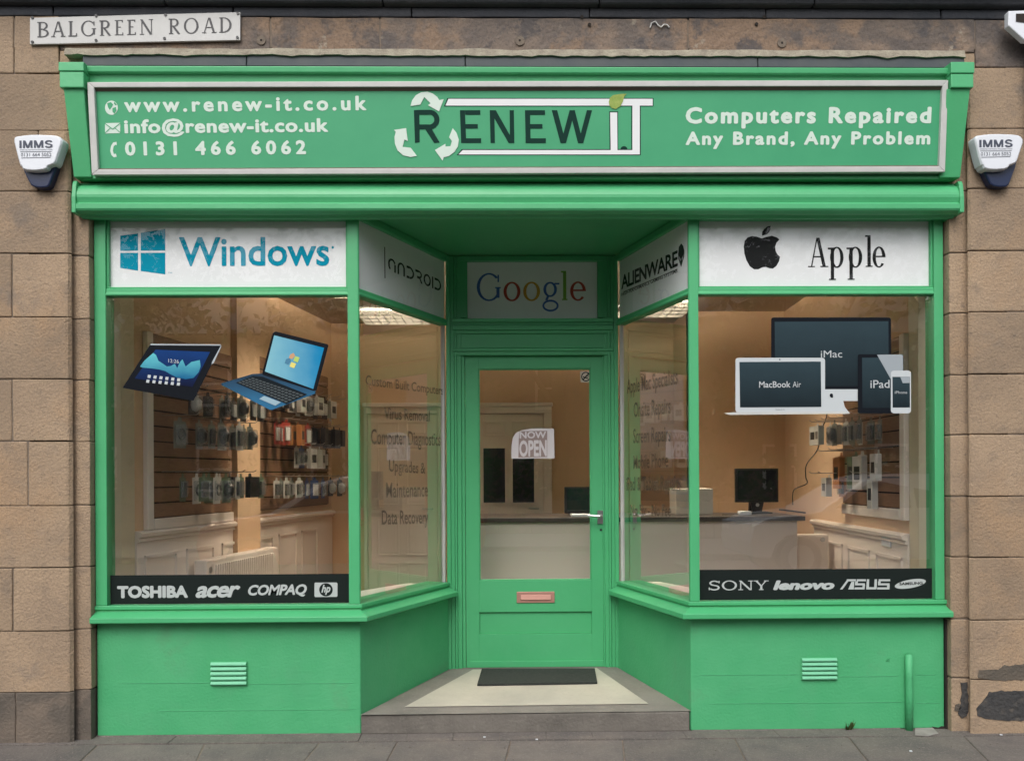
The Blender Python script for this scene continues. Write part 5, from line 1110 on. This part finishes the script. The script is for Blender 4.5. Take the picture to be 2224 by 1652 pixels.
# ------------------------------------------------------------------ across the street (seen mirrored in the shop windows)
fp = MB().box(-30, 30, -14.5, -10.6, -.112, .0).build('far_pavement', M_pave, kind='structure')
gw = thing('garden_wall', (0, -14.6, 0), 'low stone garden wall across the street', 'wall')
xx = -24
while xx < 24:
    MB().box(xx + .005, xx + .795, -14.8, -14.52, 0, .42).build('stone', M_stone, gw, bevel=.01, seg=1); MB().box(xx + .105, xx + .895, -14.8, -14.52, .425, .8).build('stone', M_stone_d, gw, bevel=.01, seg=1); xx += .8
M_leaf = mat('foliage', (.045, .085, .025), .6, (.075, .12, .03), 1.5, vary=.0)
M_bark = mat('bark', (.07, .055, .045), .9, (.045, .038, .03), 6, bump=.8, bscale=20)
def tree(x, y, h, r, label, n=3600):
    th = thing('street_tree', (x, y, 0), label, 'tree', 'trees across the street')
    m_ = MB(); pts = [Vector((x, y, 0)), Vector((x + .05, y, h * .2)), Vector((x - .05, y + .05, h * .42)), Vector((x, y, h * .7))]
    m_.tube(pts, [.26, .19, .15, .06], 10)
    cl_ = []
    for k in range(11):
        a = k * 2.4; e = .3 + .6 * random.random(); st_ = pts[1].lerp(pts[3], .15 + .8 * k / 11); end = Vector((x + math.cos(a) * r * e, y + math.sin(a) * r * e, h * (.45 + .5 * random.random())))
        m_.tube([st_, st_.lerp(end, .5) + Vector((0, 0, .2)), end], [.09, .05, .02], 6); cl_.append((end, r * random.uniform(.32, .55)))
    for k in range(9): cl_.append((Vector((x + random.uniform(-.6, .6) * r, y + random.uniform(-.6, .6) * r, h * random.uniform(.4, .98))), r * random.uniform(.3, .5)))
    m_.build('trunk', M_bark, th)
    v = []; f = []
    for i in range(n):
        c, rr_ = random.choice(cl_); d = Vector((random.gauss(0, 1), random.gauss(0, 1), random.gauss(0, .75))).normalized() * rr_ * random.random() ** .45
        p = c + d; s_ = random.uniform(.07, .15); a = Vector((random.gauss(0, 1), random.gauss(0, 1), random.gauss(0, 1))).normalized(); b = a.orthogonal().normalized() * s_; a = a * s_
        k = len(v); v += [p - a, p + b * .6, p + a, p - b * .6]; f.append([k, k + 1, k + 2, k + 3])
    m_ = MB(); m_.v = v; m_.f = f; m_.m = [0] * len(f); m_.build('crown', M_leaf, th)
for i, (x, y, h, r, l) in enumerate(((-9.5, -16.2, 9.0, 3.0, 'broad leafy tree leftmost behind the low wall across the street'), (-3.6, -16.8, 8.0, 2.7, 'rounded leafy tree behind the red car across the street'), (1.6, -16.0, 9.5, 3.0, 'tallest leafy tree across the street opposite the shop door'), (7.0, -16.6, 7.6, 2.6, 'smaller leafy tree behind the silver car across the street'), (12.2, -16.4, 9.0, 3.0, 'broad leafy tree rightmost behind the low wall across the street'))): tree(x, y, h, r, l)
hd = MB(); v = []; f = []
for i in range(9000):
    p = Vector((random.uniform(-22, 22), random.uniform(-15.7, -15.0), random.uniform(.2, 1.9))); s_ = random.uniform(.05, .1); a = Vector((random.gauss(0, 1), random.gauss(0, 1), random.gauss(0, 1))).normalized(); b = a.orthogonal().normalized() * s_; a = a * s_
    k = len(v); v += [p - a, p + b, p + a, p - b]; f.append([k, k + 1, k + 2, k + 3])
hd.v = v; hd.f = f; hd.m = [0] * len(f); hd.build('hedge', M_leaf, kind='stuff', label='dense green hedge behind the low wall across the street', cat='hedge')
lawn = MB().box(-60, 60, -60, -14.8, -.1, -.01).build('lawn', mat('grass_ground', (.05, .085, .03), .9, (.07, .10, .04), 6), kind='structure')
hs_ = thing('tenement', (0, -26, 0), 'grey stone two storey house across the street behind the trees', 'building')
MB().box(-16, 16, -34, -26, 0, 6.4).build('wall', M_stone_d, hs_)
MB().prism([(-16.4, -25.6, 6.41), (-16.4, -30, 9.2), (-16.4, -34.4, 6.41)], (32.8, 0, 0)).build('roof', M_lead, hs_)
for k in range(8):
    for zz_ in (.9, 3.9):
        x = -14 + 4 * k; wn = MB().box(x - .6, x + .6, -26.0, -25.94, zz_, zz_ + 1.6).build('window', M_gloss, hs_)
        MB().box(x - .5, x + .5, -25.95, -25.92, zz_ + .1, zz_ + .76).build('pane', M_screen, wn); MB().box(x - .5, x + .5, -25.95, -25.92, zz_ + .84, zz_ + 1.5).build('pane', M_screen, wn)

M_tyre = mat('tyre_rubber', (.02, .02, .02), .85); M_rim = mat('alloy_rim', (.45, .46, .47), .35, metal=.9); M_carglass = mat('car_glass', (.015, .018, .02), .05, spec=.9)
def car(x0, y0, dirx, col, label, roofc=None, L=4.1):
    mt = mat('car_paint_' + label.split()[0], col, .28, coat=.6); W = 1.68; S = L / 4.1
    th = thing('parked_car', (x0 + dirx * L / 2, y0 - W / 2, -.1), label, 'car', 'cars parked across the street')
    def PX3(p, y): return Vector((x0 + dirx * p[0] * S, y, p[1] - .1))
    low = [(.05, .32), (.0, .55), (.06, .78), (.25, .88), (1.05, .98), (3.85, 1.0), (4.02, .92), (4.1, .6), (4.05, .32), (3.62, .28), (3.55, .5), (3.4, .62), (3.2, .66), (3.0, .62), (2.85, .5), (2.78, .28), (1.15, .26), (1.08, .5), (.93, .62), (.73, .66), (.53, .62), (.38, .5), (.3, .3)]
    m_ = MB(); m_.prism([PX3(p, y0) for p in low], (0, -W, 0)); m_.build('body', mt, th, bevel=.03, smooth=False)
    gh = [(1.02, .97), (1.72, 1.42), (2.05, 1.50), (2.9, 1.51), (3.6, 1.42), (3.93, .99)]
    n = len(gh); m_ = MB(); a = [PX3(p, y0 - .03 - (.16 if p[1] > 1.2 else 0)) for p in gh]; b = [PX3(p, y0 - W + .03 + (.16 if p[1] > 1.2 else 0)) for p in gh]
    m_.add(a + b, [tuple(range(n)), tuple(range(2 * n - 1, n - 1, -1))] + [(i, n + i, n + (i + 1) % n, (i + 1) % n) for i in range(n)]); m_.build('roof', mat('car_roof_paint', roofc, .3, coat=.6) if roofc else mt, th, bevel=.02)
    for side, yy in ((0, y0), (1, y0 - W)):
        s_ = 1 if side == 0 else -1
        def G(p): k = (p[1] - .97) / .45; return PX3(p, yy - s_ * (.03 + .16 * min(1, max(0, k))) + s_ * .008)
        for q in ([(1.25, 1.02), (1.78, 1.38), (2.35, 1.42), (2.35, 1.02)], [(2.43, 1.02), (2.43, 1.42), (3.1, 1.42), (3.2, 1.02)], [(3.28, 1.02), (3.18, 1.41), (3.5, 1.36), (3.74, 1.04)]):
            MB().poly([G(p) for p in q]).build('side_window', M_carglass, th)
        for cx_ in (.73, 3.2):
            c_ = PX3((cx_, .31), yy); m_ = MB(); m_.tube([c_ + Vector((0, .015 * s_, 0)), c_ + Vector((0, -.19 * s_, 0))], .31, 22); wh = m_.build('wheel', M_tyre, th, bevel=.02)
            MB().tube([c_ + Vector((0, .022 * s_, 0)), c_ + Vector((0, -.02 * s_, 0))], .19, 14).build('rim', M_rim, wh)
    for (p, q, nm_) in (((1.1, 1.0), (1.7, 1.39), 'windscreen'), ((3.9, 1.03), (3.62, 1.39), 'rear_window')):
        o_ = Vector((-dirx * .012 if nm_ == 'windscreen' else dirx * .012, 0, .01))
        MB().poly([PX3(p, y0 - .12) + o_, PX3(p, y0 - W + .12) + o_, PX3(q, y0 - W + .24) + o_, PX3(q, y0 - .24) + o_]).build(nm_, M_carglass, th)
    for yy in (y0 - .12, y0 - W + .4):
        MB().box(PX3((.02, 0), 0).x - .02, PX3((.2, 0), 0).x, yy - .28, yy, .56, .70).build('headlight', M_plast, th, bevel=.01)
        MB().box(PX3((4.0, 0), 0).x, PX3((4.1, 0), 0).x + .01 * dirx, yy - .2, yy, .6, .84).build('tail_light', M_card[3], th, bevel=.01)
car(-4.3, -7.6, 1, (.62, .13, .06), 'red hatchback with a pale roof parked across the street, mirrored in the left window', (.62, .62, .60))
car(3.6, -7.6, 1, (.62, .63, .65), 'silver hatchback parked across the street, mirrored in the right window')

# ------------------------------------------------------------------ small things at the foot of the wall
wd = MB()
a = U(1842, 1585, -.01); random.seed(5)
for k in range(16):
    an = random.uniform(0, 6.28); l = random.uniform(.03, .075); d = Vector((math.cos(an) * .5, -abs(math.sin(an)) * .5 - .1, 1)).normalized(); s_ = Vector((math.sin(an), math.cos(an), 0)) * .004
    b = Vector((a.x + random.uniform(-.012, .012), -.015, .0)); wd.poly([b - s_, b + s_, b + d * l * .6 + s_ * 1.6 + Vector((0, -.004, 0)), b + d * l, b + d * l * .55 - s_ * 1.6])
wd.build('weed', M_leaf, kind='stuff', label='small green weed growing in the joint below the right air vent', cat='weed')
for i, (px, py, l) in enumerate(((1978, 1632, 'leftmost of the white litter flecks on the right pavement slabs'), (2658 / 1.2226, 1952 / 1.2226, 'white fragment on the paving at the foot of the right stone pillar'), (1286 / 1.2226, 1958 / 1.2226, 'white fragment on the paving just below the doorstep left of centre'), (1425 / 1.2226, 1964 / 1.2226, 'pale fragment on the paving below the middle of the doorstep'))):
    q = XG(px, py); MB().prism([(q[0] - .006, q[1] - .003, .003), (q[0] + .005, q[1] - .006, .003), (q[0] + .008, q[1] + .004, .003), (q[0] - .004, q[1] + .006, .003)], (0, 0, .004)).build('litter', M_plast, label=l, cat='litter')

# ------------------------------------------------------------------ worn patches, fixings and holes in the stonework
cp = crop(2320, 1740, 5.574)
M_patch = mat('blackened_stone_face', (.06, .058, .056), .95, (.035, .036, .038), 6, bump=1.0, bscale=50, speck=(20, .4, (.15, .125, .10)))
M_patch2 = mat('brown_stain_patch', (.12, .10, .078), .95, (.085, .075, .062), 8, bump=.8, bscale=60)
M_pale = mat('pale_cement_patch', (.30, .28, .26), .95, (.22, .20, .185), 12, bump=.7, bscale=60)
def patch(c, pts, mt, y, label=None, t=.003):
    pl = Plane((0, y, 0), (0, -1, 0)); q = []
    for i in range(len(pts)):
        a, b = Vector(pts[i]), Vector(pts[(i + 1) % len(pts)]); n = max(1, int((b - a).length / 45))
        for k in range(n): p = a.lerp(b, k / n); q.append((p.x + random.uniform(-9, 9), p.y + random.uniform(-9, 9)))
    o = MB().prism([pl.hit(*c(*p)) for p in q], (0, t, 0)).build('worn_patch', mt, wall, bevel=0)
    return o
patch(cp, [(1530, 780), (1600, 690), (1680, 600), (1700, 540), (1900, 520), (2600, 510), (2600, 960), (2000, 960), (1700, 935), (1545, 890)], M_patch, YS - .0035)
patch(cp, [(1535, 300), (1560, 210), (1700, 200), (1850, 200), (1930, 130), (2000, 160), (2100, 130), (2600, 110), (2600, 340), (1900, 370), (1700, 350), (1540, 330)], M_patch2, YS - .0035)
patch(cp, [(1290, 400), (1385, 395), (1400, 600), (1400, 820), (1370, 900), (1300, 930), (1250, 860), (1290, 700), (1310, 500)], M_patch, -.056)
patch(cp, [(1210, 720), (1270, 700), (1290, 780), (1240, 830), (1200, 800)], M_patch2, -.056)
M_patch3 = mat('brown_cement_plug', (.19, .155, .12), .95, (.14, .115, .095), 30, bump=.6)
cf = crop(900, 0, 2.224); cf2 = crop(1719, 0, 2.224)
for c, x, y, r_ in ((c1, 1542, 238, 34), (cf, 1068, 240, 36), (cf2, 796, 254, 34)):
    pl = Plane((0, YS - .005, 0), (0, -1, 0)); MB().prism([pl.hit(*c(*q)) for q in circle(x, y, r_ * .8, n=14)], (0, .006, 0)).build('filled_hole', M_patch3, wall)
    MB().prism([pl.hit(*c(*q)) - Vector((0, .001, 0)) for q in circle(x, y, 7, n=8)], (0, .004, 0)).build('fixing_hole', M_dark, wall)
for c, x, y in ((cf, 1435, 100), (cf, 1480, 145), (cf2, 690, 100), (cf2, 645, 142)):
    pl = Plane((0, YS - .0065, 0), (0, -1, 0)); MB().prism([pl.hit(*c(*q)) for q in circle(x, y, 10, n=9)], (0, .004, 0)).build('fixing_hole', M_dark, wall)
m_ = MB(); pl = Plane((0, YS - .007, 0), (0, -1, 0)); q = [pl.hit(*cf(*p)) for p in ((1838, 165), (1845, 138), (1868, 128), (1885, 150), (1902, 162), (1920, 145), (1938, 148), (1950, 162))]
m_.tube(q, .0035, 5); m_.build('cement_dribble', M_wframe, wall)
# black gap between the right stall riser and the stone
# small painted-over bracket and dent on the right stall riser
q = U(1928, 1432, -.003); MB().prism([(q.x - .012, -.001, q.z - .008), (q.x + .012, -.001, q.z - .012), (q.x + .006, -.008, q.z + .012)], (0, .004, 0)).build('painted_chip', M_green_r, sf)
# broken corner and dark gap where the green riser meets the right-hand stone
MB().box(xoR - .002, xoR + .012, -.012, .15, .0, Zh(1345, 0, 2050)).build('open_joint', M_dark, wall)
pl = Plane((0, -.004, 0), (0, -1, 0))
MB().prism([pl.hit(*cp(*q)) for q in ((860, 1046), (960, 1062), (1010, 1040), (1050, 1045), (1075, 990), (1108, 1000), (1112, 1200), (1060, 1196), (970, 1170), (925, 1140), (905, 1110))], (0, .003, 0)).build('broken_corner', M_dark, sf)
q = [XG(*cp(*p)) for p in ((600, 1085), (860, 1080), (960, 1175), (800, 1210), (610, 1195))]
MB().prism([(x, min(y, -.006), .006) for x, y in q], (0, 0, .004)).build('cement_patch', M_pale, pave)
# grit and crumbs along the foot of the wall and over the slabs
gm = MB(); random.seed(11)
for k in range(420):
    x = random.uniform(-2.9, 2.9); y = -.03 - abs(random.gauss(0, .22)); r_ = random.uniform(.0015, .0045)
    if -.84 < x < .97 and y > -.02: continue
    a0 = random.uniform(0, 6)
    gm.prism([(x + r_ * math.cos(a0 + q), y + r_ * math.sin(a0 + q) * .7, .0025) for q in (0, 1.9, 3.6, 5)], (0, 0, r_ * .8))
gm.build('grit', mat('grit_stone', (.26, .23, .20), .9, (.10, .085, .07), 30), kind='stuff')

mfill(xoL, cL - .01, -.01, .010, -.010, 'cement_lip', pave, .0035, M_pave); mfill(cR + .01, U(1955, 1585, 0).x, -.01, .010, -.010, 'cement_lip', pave, .0035, M_pave)
